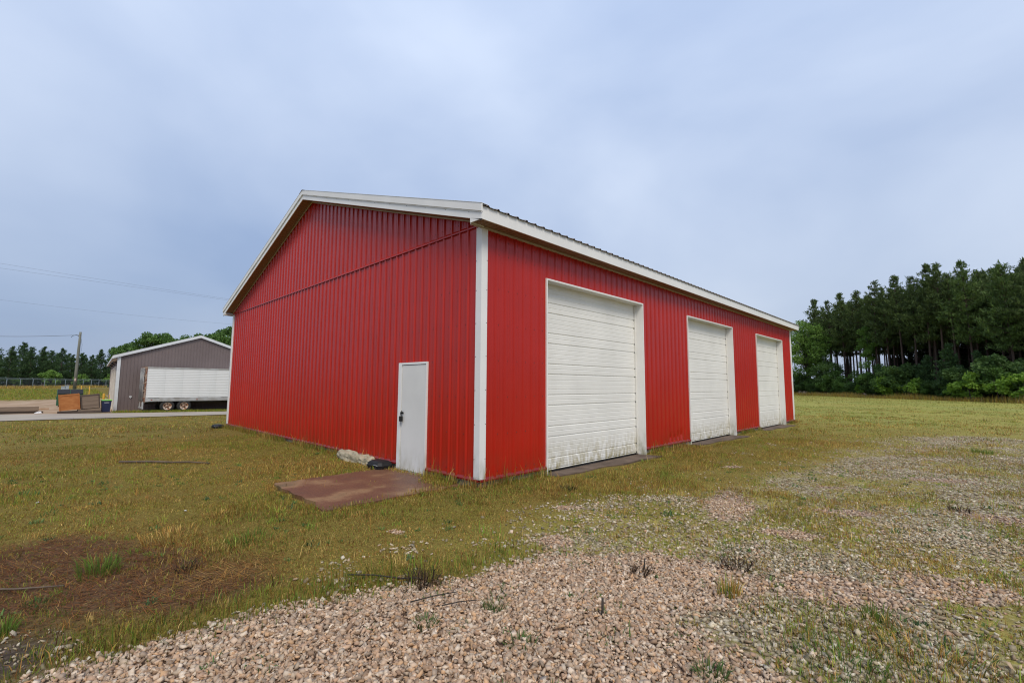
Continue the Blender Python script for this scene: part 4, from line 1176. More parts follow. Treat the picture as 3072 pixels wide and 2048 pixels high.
for i in range(22):
    u = .30+i/21*.80
    x, y = -15.5+u*30+rt.uniform(-1, 1)+3.0+rt.random()*7, 110-u*34.5+rt.uniform(-1, 1)+3.0+rt.random()*6
    tree("understory_tree", "dim broadleaf understory tree deep between the pine trunks", "tree", UN[i % 2], x, y, rt.uniform(.8, 1.35), rt.random()*6, "understory trees inside the pine stand")
CON = [pine_meshes(230+i, 6.5, .06, 1.7, 1.5, col=((.032, .072, .026), (.10, .175, .055)), lowdead=False) for i in range(2)]
for i, (x, y, s_, lb) in enumerate([(-4.0, 90.5, .72, "young dark conifer at the stand's edge, left of the bright saplings"), (1.9, 84.4, .95, "young conifer left of the tallest young conifer at the stand's edge"), (4.6, 81.2, 1.15, "tallest young conifer in front of the pine trunks, right of the middle"), (7.9, 77.9, .95, "young conifer below the big forward pine"), (9.4, 76.2, .7, "small young conifer nearest the right frame edge")]):
    tree("young_conifer", lb, "conifer", CON[i % 2], x, y, s_, rt.random()*6, "young conifers at the stand's edge")
SP = [broad_meshes(240+i, 2.6, 1.0, 1.0, 1.35, BG, 16, 50, .26, .03, 2) for i in range(3)]
for i, (x, y, s_, lb) in enumerate([(-6.5, 94.2, .8, "small yellow green sapling, farthest left of the bright ones"), (-2.6, 89.6, 1.35, "bright green sapling left of centre before the dark thicket"), (-1.3, 88.6, 1.0, "low bright sapling touching the right side of a taller bright one"), (.8, 86.0, 1.15, "bright sapling standing alone in the middle of the dark thicket"), (5.2, 79.6, 1.0, "low bright sapling right of the young conifers"), (6.6, 78.0, 1.35, "tall loose bright sapling right of the young conifers"), (9.0, 74.8, 1.25, "bright leafy bush left of the one at the frame edge"), (10.3, 73.2, 1.35, "bright leafy bush at the right frame edge")]):
    tree("sapling", lb, "sapling", SP[i % 3], x, y-3.2, s_*1.1, rt.random()*6, "bright saplings before the pines")

# --- left: pines behind the fence, broadleaf trees behind the taupe building
PL = [pine_meshes(300+i, 11, cb, rm, 1.0, col=((.030, .066, .026), (.095, .165, .055)), lowdead=False) for i, (cb, rm) in enumerate([(.10, 3.2), (.14, 2.9), (.08, 3.5)])]
LGp = "pines behind the chain link fence"
lp = [(-165, -14.2, 11.3), (-160, -11.3, 10.2), (-166, -9.2, 11.7), (-162, -7.6, 10.5), (-168, -5.9, 10.9), (-163, -4.0, 9.8), (-170, -2.0, 10.9), (-165, -.2, 9.0), (-172, 2.0, 9.9), (-168, 4.0, 9.3), (-174, 6.3, 11.2), (-178, 9.0, 12.3), (-176, 11.6, 12.4)]
ll = ["pine at the left frame edge behind the fence", "shorter pine second from the left frame edge", "tallest of the left pines, third from the frame edge", "fourth pine from the left frame edge behind the fence", "fifth pine from the left edge with a double looking top", "low dark pine left of the utility pole top", "pointed pine just left of the utility pole", "small pine directly behind the utility pole", "pine immediately right of the utility pole", "low pine in the dip right of the utility pole", "dark pine left of the taupe building's eave", "taller dark pine above the taupe building's eave", "dark pine touching the round broadleaf crowns"]
for i, ((x, y, zt), lb) in enumerate(zip(lp, ll)):
    g_ = float(gz(x, y)); tree("pine_tree", lb, "pine", PL[i % 3], x, y, (zt-g_)/11, rt.random()*6, LGp)
for i in range(12):
    x, y = -186-rt.random()*10, -17+i*2.9+rt.uniform(-.8, .8)
    tree("pine_tree", "dark pine in the back row behind the fence, mostly hidden by the front pines", "pine", PL[i % 3], x, y, rt.uniform(.78, .95), rt.random()*6, LGp)
BDk = broad_meshes(321, 5, 2.4, 2.0, 2.2, DG, 34, 90, .34, .06, 3)
for i in range(13):
    x, y = -166-rt.random()*6-i*.9, -17+i*2.6+rt.uniform(-.6, .6)
    tree("bush", "dark bush in the thicket under the pines behind the fence", "bush", BDk, x, y, rt.uniform(.75, 1.15), rt.random()*6, "dark bushes under the pines behind the fence")
BGm = broad_meshes(320, 5, 2.2, 2.0, 2.4, LG, 30, 60, .45, .06, 3)
for x, y, s_, lb in [(-158, -4.0, .95, "light green bush behind the fence left of the utility pole"), (-158, 1.6, .75, "green bush behind the fence right of the utility pole"), (-165, 8.2, .8, "green bush behind the fence beside the taupe building"), (-160, -9.8, .5, "low green bush behind the fence far left")]:
    tree("bush", lb, "bush", BGm, x, y, s_, rt.random()*6, "bushes behind the fence")
MG = ((.055, .120, .030), (.135, .245, .058))
BR = [broad_meshes(330+i, 12, 4.0, 3.6, 8.4, MG, 70, 150, .38) for i in range(3)]
for x, y, s_, i, lb in [(-100, 9.3, .93, 0, "round broadleaf tree peeking above the taupe building's left roof slope"), (-112, 6.2, .76, 1, "low broadleaf crown left of the round one behind the taupe building"), (-106, 14.8, .90, 2, "lower broadleaf crown behind the taupe building's ridge"), (-98, 20.4, 1.10, 1, "tall broadleaf tree against the barn's left edge behind the taupe building"), (-104, 18.0, .98, 0, "light broadleaf crown between the ridge and the barn's left edge")]:
    tree("broadleaf_tree", lb, "tree", BR[i], x, y, s_, i*1.7, "broadleaf trees behind the taupe building")

# ------------------------------------------------------------------ gravel, grass, litter
def in_view(x, y, near=2.0):
    dx, dy = x-CAM.x, y-CAM.y
    f = dx*(-math.sin(yaw))+dy*math.cos(yaw); r_ = dx*math.cos(yaw)+dy*math.sin(yaw)
    return (f > near*.75) & (np.abs(r_) < f*1.28+.9)
def clear(x, y, slab_m=0.0, barn_m=0.02):
    ok = dbarn(x, y) > barn_m
    ok &= ~((x > SLAB[0]-.03+slab_m) & (x < SLAB[1]+.16-slab_m) & (y > SLAB[2]-.10+slab_m) & (y < .02))
    for (a, b_) in DOORS:
        ok &= ~((x > -.3) & (x < .38-slab_m) & (y > a+.05) & (y < b_-.05))
    return ok
def scatter(n, dmin, dmax, power=1.0, half=0.92, dbias=0.0):
    """points in the view wedge, even in area when power is 1"""
    u = rng.random(n); d = np.sqrt(dmin**2+(dmax**2-dmin**2)*u) if power == 1.0 else dmin*(dmax/dmin)**u
    an = yaw+rng.uniform(-half, half, n)
    return CAM.x-np.sin(an)*d, CAM.y+np.cos(an)*d, d

STONE = colmat("crushed stone", 0.85, 0.25)
phi = (1+5**.5)/2
ICO = np.array([(-1,phi,0),(1,phi,0),(-1,-phi,0),(1,-phi,0),(0,-1,phi),(0,1,phi),(0,-1,-phi),(0,1,-phi),(phi,0,-1),(phi,0,1),(-phi,0,-1),(-phi,0,1)])/1.902
ICF = np.array([(0,11,5),(0,5,1),(0,1,7),(0,7,10),(0,10,11),(1,5,9),(5,11,4),(11,10,2),(10,7,6),(7,1,8),(3,9,4),(3,4,2),(3,2,6),(3,6,8),(3,8,9),(4,9,5),(2,4,11),(6,2,10),(8,6,7),(9,8,1)])
OCT = np.array([(1,0,0),(-1,0,0),(0,1,0),(0,-1,0),(0,0,1),(0,0,-1)], float)
OCF = np.array([(0,2,4),(2,1,4),(1,3,4),(3,0,4),(2,0,5),(1,2,5),(3,1,5),(0,3,5)])
CUB = np.array([(i, j, k) for i in (-1, 1) for j in (-1, 1) for k in (-1, 1)], float)*.72
CUF = np.array([(0,1,3),(0,3,2),(4,6,7),(4,7,5),(0,4,5),(0,5,1),(2,3,7),(2,7,6),(0,2,6),(0,6,4),(1,5,7),(1,7,3)])
def stones(x, y, size, pal, base=ICO, faces=ICF, jit=.30, lift=.3, tilt=.5):
    n = len(x); k = len(base)
    v_ = base[None]*(1+rng.normal(0, jit, (n, k, 1)))+rng.normal(0, jit*.45, (n, k, 3))
    v_ = v_*np.stack([rng.uniform(.85, 1.3, n), rng.uniform(.65, 1.0, n), rng.uniform(.34, .66, n)], 1)[:, None, :]
    a, t1, t2 = rng.random(n)*6.283, rng.normal(0, tilt, n), rng.normal(0, tilt, n)
    def rot(v_, i, j, an):
        c_, s_ = np.cos(an)[:, None], np.sin(an)[:, None]
        p, q_ = v_[..., i].copy(), v_[..., j].copy(); v_[..., i] = c_*p-s_*q_; v_[..., j] = s_*p+c_*q_
    rot(v_, 0, 2, t1); rot(v_, 1, 2, t2); rot(v_, 0, 1, a)
    v_ = v_*(size*.5)[:, None, None]
    z = gz(x, y)+size*lift*.5
    v_ = v_+np.stack([x, y, z], 1)[:, None, :]
    f_ = (faces[None]+np.arange(n)[:, None, None]*k).reshape(-1, 3)
    return v_.reshape(-1, 3), f_, np.repeat(pal, k, 0)
PINKP = np.array([(.47,.315,.205),(.53,.38,.26),(.42,.275,.18),(.57,.44,.315),(.49,.365,.26),(.36,.24,.155),(.62,.50,.38),(.45,.335,.24),(.51,.32,.18),(.38,.285,.205)])
GREYP = np.array([(.38,.315,.20),(.45,.375,.25),(.30,.24,.145),(.54,.46,.33),(.42,.31,.20),(.25,.205,.125),(.58,.51,.39),(.35,.30,.21)])
def palette(n, pk):
    a = PINKP[rng.integers(0, len(PINKP), n)]; g_ = GREYP[rng.integers(0, len(GREYP), n)]
    c_ = np.where((rng.random(n) < np.clip(pk*.97+.12, 0, 1))[:, None], a, g_)
    return c_*rng.uniform(.66, 1.15, (n, 1))
V, Fc, Cc, off = [], [], [], 0
def addst(r_):
    global off
    V.append(r_[0]); Fc.append(r_[1]+off); Cc.append(r_[2]); off += len(r_[0])
# near bed: packed layers
x, y, d = scatter(230000, 2.0, 7.5, half=.98)
mk = masks(x, y); ok = (rng.random(len(x)) < mk["g"]**1.6) & in_view(x, y) & clear(x, y)
ok &= (mk["bed"] > .4) | (rng.random(len(x)) < .55)
x, y, d = x[ok], y[ok], d[ok]; pk = mk["pk"][ok]
kp = rng.permutation(len(x))[:54000]; x, y, pk = x[kp], y[kp], pk[kp]
addst(stones(x, y, np.clip(rng.lognormal(math.log(.0255), .31, len(x)), .011, .043), palette(len(x), pk), CUB, CUF, .24, lift=rng.uniform(.0, .85, len(x))))
nn = len(x)
# farther: smaller share, simpler stones
x, y, d = scatter(150000, 7.0, 22, half=.93)
mk = masks(x, y); ok = (rng.random(len(x)) < mk["g"]**1.4) & in_view(x, y) & clear(x, y)
x, y, pk, d = x[ok], y[ok], mk["pk"][ok], d[ok]
kp = rng.permutation(len(x))[:44000]; x, y, pk, d = x[kp], y[kp], pk[kp], d[kp]
addst(stones(x, y, np.clip(rng.lognormal(math.log(.028), .33, len(x)), .014, .055)*(1+.02*(d-7)), palette(len(x), pk), OCT, OCF, .25, .5))
gv = npmesh("gravel", np.concatenate(V), np.concatenate(Fc), np.concatenate(Cc))
o = link("gravel", gv, STONE); tag(o, "pink and grey crushed stone gravel spread before the barn", "gravel", kind="stuff")
# pebbles on the bare soil, lower left
x, y, d = scatter(30000, 3.2, 7, half=.98); mk = masks(x, y); ok = (mk["so"] > .3) & in_view(x, y) & (rng.random(len(x)) < .5)
x, y = x[ok][:1500], y[ok][:1500]
r_ = stones(x, y, np.clip(rng.lognormal(math.log(.018), .4, len(x)), .008, .045), palette(len(x), np.zeros(len(x)))*.8, lift=.5)
o = link("pebbles", npmesh("pebbles", *r_), STONE); tag(o, "small grey pebbles on the dark bare soil at lower left", "pebbles", kind="stuff")

GRASS = colmat("grass blades", 0.65, 0.2, 0.3)
C_STRAW = np.array([(.54,.35,.095),(.47,.27,.064),(.62,.45,.155),(.39,.21,.052)])
C_OLIVE = np.array([(.300,.245,.040),(.350,.290,.048),(.245,.210,.034),(.390,.290,.055)])
C_GREEN = np.array([(.170,.250,.034),(.240,.315,.044),(.125,.195,.034),(.31,.35,.046)])
C_BROWN = np.array([(.225,.105,.033),(.155,.074,.028),(.30,.145,.046)])
def pick(P_, n): return P_[rng.integers(0, len(P_), n)]
def blades(x, y, ln, wd, lean, col, seg=2, flat=0.0, az=None):
    n = len(x); an = rng.random(n)*6.283 if az is None else az
    z = gz(x, y)-.004
    z = np.where((x > SLAB[0]+.01) & (x < -.44) & (y > SLAB[2]) & (y < 0), -.099, z)      # rooted in dirt on the stoop
    d = np.stack([np.cos(an), np.sin(an), np.zeros(n)], 1)
    s_ = np.stack([-np.sin(an+rng.normal(0, .8, n)), np.cos(an+rng.normal(0, .8, n)), np.zeros(n)], 1)*(wd*.5)[:, None]
    p0 = np.stack([x, y, z], 1)
    up = np.array([0, 0, 1.0])
    L_ = ln[:, None]; le = lean[:, None]
    if seg == 2:
        p1 = p0+up*L_*.55*np.cos(le*.5)+d*L_*.55*np.sin(le*.5)
        p2 = p1+up*L_*.45*np.cos(le*1.35)+d*L_*.45*np.sin(le*1.35)
        v_ = np.stack([p0-s_, p0+s_, p1+s_*.8, p1-s_*.8, p2], 1)
        f_ = np.array([(0,1,2),(0,2,3),(3,2,4)])
        k = 5
    else:
        p2 = p0+up*L_*np.cos(le)+d*L_*np.sin(le)
        v_ = np.stack([p0-s_, p0+s_, p2], 1); f_ = np.array([(0,1,2)]); k = 3
    f_ = (f_[None]+np.arange(n)[:, None, None]*k).reshape(-1, 3)
    return v_.reshape(-1, 3), f_, np.repeat(col, k, 0)
def turf_col(x, y, lot):
    n = len(x)
    g1 = N2(x+5, y, 2.6, 4, .55); g2 = N5(x, y+40, .55, 3, .6); g3 = N3(x-60, y, 1.1, 3)
    pg = np.clip(sst(.42, .66, g1)*.50+sst(.52, .72, g2)*.60+.17+.20*lot+.15*sst(8, 24, np.hypot(x-CAM.x, y-CAM.y)), 0, .9)
    ps = sst(.46, .66, g3)*.48+.18
    u = rng.random(n)
    c_ = pick(C_OLIVE, n)
    c_ = np.where((u < pg)[:, None], pick(C_GREEN, n), c_)
    u2 = rng.random(n)
    c_ = np.where((u2 < ps)[:, None], pick(C_STRAW, n), c_)
    C_MOSS = np.array([(.45,.425,.085),(.34,.385,.075),(.52,.46,.13),(.38,.32,.085)])
    c_ = np.where((rng.random(n) < .75*lot)[:, None], pick(C_MOSS, n), c_)
    u3 = rng.random(n)
    c_ = np.where((u3 < .22)[:, None], pick(C_BROWN, n), c_)
    return c_*rng.uniform(.75, 1.2, (n, 1))*(.66+.64*N1(x+70, y-11, 3.2, 4, .6))[:, None]
def veg(mk, x, y):
    p = N1(x-20, y+3, .5, 3, .6)
    v_ = (1-mk["g"])*(1-.62*mk["th"])*(1-.8*mk["so"])
    v_ = v_*(.5+.5*sst(.30, .52, p))
    v_ = np.maximum(v_, .95*mk["lot"]*(.35+.65*sst(.34, .56, p))*(1-.85*mk["bed"])*(1-.75*mk["pk"]))
    return np.where(mk["sand"] > .3, 0, v_)
V, Fc, Cc, off = [], [], [], 0
for (n, d0, d1, lnm, wdm, seg) in ((400000, 2.6, 8.5, .040, .0046, 2), (520000, 8.5, 17, .044, .0080, 1), (330000, 17, 46, .058, .019, 1)):
    x, y, d = scatter(n, d0, d1, half=.97 if d1 < 10 else .90)
    mk = masks(x, y); ok = (rng.random(n) < veg(mk, x, y)) & in_view(x, y) & clear(x, y)
    if d1 > 20: ok &= (x > -30.5+.28*(y-4)) & (y < 46) & (rng.random(n) < 1-.55*sst(25, 46, d))
    x, y, d = x[ok], y[ok], d[ok]; lot = mk["lot"][ok]; n = len(x)
    # two thirds of the blades gather in little clumps that share a tint and a height
    nc = n//14; ci = rng.integers(0, nc, n); cl = rng.random(n) < .62
    ctint = rng.uniform(.55, 1.40, nc)[ci]; chg = rng.lognormal(0, .32, nc)[ci]
    csel = rng.permutation(n)[:nc]; cx, cy = x[csel], y[csel]; spd = .022 if d1 < 10 else (.045 if d1 < 20 else .10)
    x = np.where(cl, cx[ci]+rng.normal(0, spd, n), x); y = np.where(cl, cy[ci]+rng.normal(0, spd, n), y)
    kk = clear(x, y); x, y, lot, cl, ctint, chg = x[kk], y[kk], lot[kk], cl[kk], ctint[kk], chg[kk]; n = len(x)
    tcol = turf_col(x, y, lot)*np.where(cl, ctint, 1.0)[:, None]
    tall = N4(x+9, y, 1.3, 3)
    ln = lnm*rng.lognormal(0, .35, n)*(.55+.9*sst(.35, .75, tall))*(1-.35*lot)*np.where(cl, chg, .85)
    addst(blades(x, y, ln, wdm*rng.uniform(.6, 1.3, n), np.abs(rng.normal(.6, .4, n)), tcol, seg))
# longer wisps standing against the walls, slab and gravel rim
def along(p, q_, n, sp):
    t = rng.random(n); return p[0]+(q_[0]-p[0])*t+rng.normal(0, sp, n), p[1]+(q_[1]-p[1])*t+rng.normal(0, sp, n)
for (p, q_, n, sp, hh) in [((-14.3, -.10), (-2.9, -.10), 5200, .05, .13), ((-1.35, -.12), (.05, -.10), 1000, .05, .12), ((.09, 0), (.09, 1.6), 900, .05, .13), ((.09, 5.5), (.09, 7.9), 1100, .05, .12), ((.09, 11.8), (.09, 14.1), 900, .05, .12), ((.09, 17.9), (.09, 19.4), 600, .05, .12), ((-2.66, -2.2), (-2.66, -.1), 2200, .045, .045), ((-2.6, -2.31), (-.5, -2.34), 2400, .05, .036), ((-.34, -2.2), (-.40, -.1), 2400, .08, .042), ((-1.2, -.08), (-.5, -.30), 1500, .12, .045), ((-2.6, -.16), (-1.5, -.10), 500, .06, .04), ((-2.5, -1.9), (-.7, -.5), 90, .3, .03)]:
    x, y = along(p, q_, n, sp); ok = (dbarn(x, y) > .012) & (N5(x, y, .35, 3) > .42); x, y = x[ok], y[ok]; n = len(x)
    addst(blades(x, y, hh*rng.lognormal(0, .4, n), .006*rng.uniform(.6, 1.4, n), np.abs(rng.normal(.4, .3, n)), turf_col(x, y, np.zeros(n)), 2))
# low broad-leaved weeds and dry wisps mixed into the turf
def clumps(nc, per, d0, d1, ln, wd, lean, cols, spr, want):
    x, y, d = scatter(nc, d0, d1, half=.96); mk = masks(x, y); ok = want(mk, x, y) & in_view(x, y) & clear(x, y, barn_m=.15)
    x, y = np.repeat(x[ok], per), np.repeat(y[ok], per); n = len(x)
    c_ = np.repeat(pick(np.array(cols), n//per), per, 0)*rng.uniform(.75, 1.25, (n, 1)); sz = np.repeat(rng.lognormal(0, .35, n//per), per)
    addst(blades(x+rng.normal(0, spr, n)*sz, y+rng.normal(0, spr, n)*sz, ln*sz*rng.uniform(.6, 1.2, n), wd*rng.uniform(.7, 1.3, n), np.abs(rng.normal(lean, .3, n)), c_, 2))
grassy = lambda mk, x, y: (mk["bed"] < .3) & (mk["g"] < .8)
clumps(420, 16, 3, 12, .045, .011, 1.05, [(.085,.165,.045),(.12,.21,.06),(.07,.13,.05),(.15,.20,.05)], .022, grassy)
clumps(330, 14, 3, 14, .085, .0045, .7, [(.60,.42,.14),(.50,.31,.09),(.44,.24,.07)], .03, grassy)
clumps(300, 22, 3, 16, .075, .0055, .6, [(.20,.30,.04),(.28,.34,.05)], .035, grassy)
clumps(420, 12, 3, 12, .05, .007, .9, [(.10,.19,.05),(.15,.23,.06),(.24,.27,.06)], .028, lambda mk, x, y: (mk["lot"] > .3) & (mk["bed"] < .6))
clumps(320, 10, 3, 6.5, .05, .007, .9, [(.08,.16,.045),(.12,.20,.06)], .025, lambda mk, x, y: mk["bed"] > .7)
# green weeds along the gravel rim
rim = [(1.55, -4.75), (1.62, -4.2), (1.72, -3.65), (1.85, -3.25), (2.05, -2.95), (2.2, -2.5), (2.3, -2.0), (2.25, -1.5)]
for a, b_ in zip(rim[:-1], rim[1:]):
    x, y = along(a, b_, 560, .17); n = len(x)
    c_ = np.where((rng.random(n) < .5)[:, None], pick(C_GREEN, n), turf_col(x, y, np.zeros(n)))
    addst(blades(x, y, 0.062*rng.lognormal(0, .45, n), .0046*rng.uniform(.6, 1.4, n), np.abs(rng.normal(.45, .35, n)), c_*rng.uniform(.5, 1.05, (n, 1)), 2))
# the field running out to the trees: coarser tufts
n = 120000; x, y, d = scatter(n, 40, 118, half=.90); mk = masks(x, y)
ok = (y > 20) & (x > -30+.28*(y-4)-10) & (y < 103-1.09*(x+22)) & in_view(x, y) & (N1(x, y, 2.2, 4, .65) > .36)
x, y, d = x[ok], y[ok], d[ok]; n = len(x)
tt = N3(x, y, 6.0, 4, .6)[:, None]+.12
fc = np.where(rng.random((n, 1)) < .5, pick(np.array([(.30,.28,.065),(.25,.26,.055),(.36,.31,.10)]), n), pick(np.array([(.19,.22,.045),(.30,.22,.07),(.22,.20,.05)]), n))*(.6+.85*tt)*rng.uniform(.75, 1.25, (n, 1))
addst(blades(x, y, rng.uniform(.05, .13, n), rng.uniform(.03, .07, n)*(d/60), np.abs(rng.normal(.5, .35, n)), fc, 1))
gm = npmesh("lawn_grass", np.concatenate(V), np.concatenate(Fc), np.concatenate(Cc))
o = link("lawn_grass", gm, GRASS); tag(o, "patchy olive and straw coloured mown grass round the barn", "grass", kind="stuff")

# thatch: flat dead straw and needles
V, Fc, Cc, off = [], [], [], 0
x, y, d = scatter(230000, 3.0, 9.5, half=.98); mk = masks(x, y)
strawc = np.exp(-(((x-.95)/.30)**2+((y+3.75)/.42)**2))
ok = (rng.random(len(x)) < np.clip(mk["th"]*.75+strawc*.9, 0, 1)) & in_view(x, y) & clear(x, y)
x, y, st = x[ok][:24000], y[ok][:24000], strawc[ok][:24000]; n = len(x)
c_ = np.where((rng.random(n) < .10+.85*st)[:, None], pick(C_STRAW, n)*np.array([.80, .70, .72]), pick(C_BROWN, n)*np.array([.95, .80, .80]))*rng.uniform(.5, 1.2, (n, 1))
addst(blades(x, y, rng.uniform(.05, .16, n), rng.uniform(.003, .007, n), rng.uniform(1.15, 1.5, n), c_, 1, az=rng.normal(.9, .7, n)+math.pi*(rng.random(n) < .5)))
tm = npmesh("thatch", np.concatenate(V), np.concatenate(Fc), np.concatenate(Cc)); tm.transform(Matrix.Translation((0, 0, .012)))
o = link("thatch", tm, GRASS); tag(o, "reddish brown mat of dead straw on the ground at lower left", "straw", kind="stuff")

# tall golden grass below the pines and on the bank
V, Fc, Cc, off = [], [], [], 0
n = 9000; u = rng.random(n)*1.14-.06; w_ = rng.random(n)
x = -22.5+u*34-w_*1.4; y = 107.5-u*37-w_*3.2
addst(blades(x, y, rng.uniform(.3, .95, n)*(.45+1.0*N2(x, y, 4.0, 3)), rng.uniform(.03, .07, n), np.abs(rng.normal(.25, .2, n)), np.where((rng.random(n) < .6)[:, None], np.minimum(pick(C_STRAW, n), .34)*np.array([.75, .62, .6])*(.6+.8*N1(x, y, 3.0, 3)[:, None]), pick(C_OLIVE, n)), 1))
n = 6000; u = rng.random(n); p = rng.normal(0, 1.6, n)
x = -113-u*46+p; y = -13+u*20+p*.5-1.5
addst(blades(x, y, rng.uniform(.3, .75, n), rng.uniform(.04, .10, n), np.abs(rng.normal(.3, .25, n)), np.where((rng.random(n) < .5)[:, None], pick(C_STRAW, n), pick(C_OLIVE, n)), 1))
n = 9000; x = -83-rng.random(n)*28; y = -16+rng.random(n)*18
addst(blades(x, y, rng.uniform(.15, .4, n), rng.uniform(.04, .09, n), np.abs(rng.normal(.4, .3, n)), np.where((rng.random(n) < .6)[:, None], pick(C_GREEN, n), pick(C_OLIVE, n)), 1))
n = 7000; t_ = rng.random(n); y = -1+t_*14; x = -38.9-1.2*rng.random(n)**2*1.5-(.55*(5.8-y))*(1-0)*.85
ok = x < -38.2-(.45*(5.8-y)); x, y = x[ok], y[ok]; n = len(x)
addst(blades(x, y, rng.uniform(.08, .26, n), rng.uniform(.02, .04, n), np.abs(rng.normal(.4, .3, n)), np.where((rng.random(n) < .6)[:, None], pick(C_GREEN, n), pick(C_OLIVE, n)), 1))
o = link("tall_grass", npmesh("tall_grass", np.concatenate(V), np.concatenate(Fc), np.concatenate(Cc)), GRASS); tag(o, "uncut golden and green grass at the tree line, bank and trailer", "grass", kind="stuff")

# single weeds and tufts one can point at
def tuft(name, label, cat, x, y, n, h, sp, cols, lean=.5, wd=.006, group=None, stem=None):
    px = np.clip(rng.normal(0, sp, n), -1.3*sp, 1.3*sp)*.8; py = np.clip(rng.normal(0, sp, n), -1.3*sp, 1.3*sp)*.8
    an = np.arctan2(py, px)+rng.normal(0, .5, n)
    c_ = pick(np.array(cols), n)*rng.uniform(.75, 1.25, (n, 1))
    v_, f_, cc = blades(x+px, y+py, h*rng.uniform(.5, 1.15, n), wd*rng.uniform(.6, 1.5, n), np.abs(rng.normal(lean, .3, n)), c_, 2, az=an)
    v_ = v_-np.array([x, y, float(gz(x, y))])
    o = link(name, npmesh(name, v_, f_, cc), GRASS); o.location = (x, y, float(gz(x, y))); tag(o, label, cat, group); return o
GG = [(.115,.20,.028),(.16,.25,.035),(.09,.155,.026),(.17,.16,.04)]; WG = [(.07,.14,.036),(.10,.175,.045),(.055,.11,.03),(.12,.13,.04)]; SG_ = [tuple(c) for c in C_STRAW]+[(.30,.16,.05)]
TG = "grass tufts and weeds on the ground"
for (x, y, n, h, sp, cols, lean, lb) in [
 (.10, -4.5, 190, .18, .12, GG, .55, "tall bright green grass tuft in the reddish straw at lower left"),
 (.95, -5.02, 90, .13, .05, GG, .5, "small bright grass tuft at the lower left corner of the lawn"),
 (.55, -4.86, 60, .08, .06, WG, .9, "low blue green weed rosette beside the reddish straw"),
 (4.16, -1.06, 130, .17, .06, GG[:2]+SG_, .35, "upright yellow and straw tuft standing in the weedy gravel right of the bed"),
 (5.03, -.72, 100, .13, .06, GG, .5, "bright green tuft in the gravel, lower right"),
 (5.85, 11.5, 260, .16, .16, GG, .5, "isolated green tuft far out on the gravel lot"),
 (-1.15, -3.3, 130, .10, .15, SG_, .6, "straw coloured tuft left of the stoop corner"),
 (-.55, -3.9, 220, .12, .22, SG_, .7, "broad orange brown tuft in the middle of the left lawn"),
 (.15, -3.35, 160, .12, .16, GG, .6, "light green tuft right of the orange brown tuft"),
 (3.5, -2.75, 70, .09, .07, WG, .8, "small green weed in the middle of the gravel bed"),
 (3.75, -3.15, 90, .08, .05, WG, .9, "dark green weed low in the gravel bed, left of a twin"),
 (3.95, -2.98, 110, .09, .06, WG, .9, "dark green weed low in the gravel bed, right of a twin"),
 (3.05, -2.55, 80, .12, .06, WG, .7, "feathery green weed by the fallen sticks"),
 (2.9, -3.05, 60, .10, .05, WG, .8, "green weed in the gravel below the fallen sticks"),
 (4.45, -2.2, 110, .11, .07, WG, .8, "feathery green weed at the gravel bed's right end"),
 (5.35, -1.05, 420, .10, .24, WG+SG_, .8, "long dark tangled grass clump at the bottom right"),
 (4.95, -1.5, 300, .09, .20, GG+WG, .7, "green grass clump at the bottom edge, right"),
 (6.1, .1, 160, .11, .12, WG, .7, "broad leaved green weed near the right frame edge")]:
    tuft("weed_tuft", lb, "weed", x, y, n, h, sp, cols, lean, .0055, TG)

STICK = mat("charred stick", (.020, .016, .013), (.05, .04, .032), .95, 8)
LOGM = mat("grey brown stick", (.085, .06, .042), (.14, .105, .075), .95, 6, .4, 20)
def stick(name, label, cat, pts, r0, r1, m_=STICK, group="fallen sticks"):
    q = MB(); n = len(pts)
    q.tube([(x, y, float(gz(x, y))+z) for x, y, z in pts], [r0+(r1-r0)*i/(n-1) for i in range(n)], 6)
    o = q.build(name, m_); tag(o, label, cat, group); return o
stick("fallen_branch", "long thin brown branch lying flat on the left lawn before the stoop", "branch", [(-6.9, -3.75, .02), (-6.45, -3.30, .035), (-6.1, -3.02, .028), (-5.7, -2.78, .04), (-5.35, -2.5, .025)], .026, .012, LOGM)
stick("fallen_stick", "short dark stick near the left frame edge on the lawn", "stick", [(-8.4, -6.6, .03), (-8.0, -6.25, .04)], .035, .02)
stick("fallen_stick", "bent black stick lying left of the dead weed clump", "stick", [(1.78, -3.05, .03), (2.0, -2.93, .05), (2.2, -2.8, .04), (2.32, -2.66, .04)], .005, .007)
stick("fallen_stick", "upper of two dark twigs on the gravel bed", "stick", [(2.62, -2.98, .04), (2.68, -2.8, .05), (2.72, -2.62, .04)], .005, .003)
stick("fallen_stick", "lower of two dark twigs on the gravel bed", "stick", [(2.82, -2.85, .04), (2.88, -2.72, .05), (2.92, -2.6, .04)], .0045, .003)
stick("fallen_stick", "pale thin stick across the reddish straw at the left frame edge", "stick", [(-.15, -5.25, .03), (.12, -5.0, .035), (.32, -4.72, .03)], .008, .006, LOGM)
stick("stub_stake", "short black upright stub standing in the right of the gravel bed", "stub", [(3.64, -2.05, -.02), (3.642, -2.047, .12)], .010, .008, STICK, None)
stick("stub_stake", "thin black stub at the upper right rim of the gravel bed", "stub", [(3.42, -1.05, -.02), (3.43, -1.04, .11)], .009, .006, STICK, None)
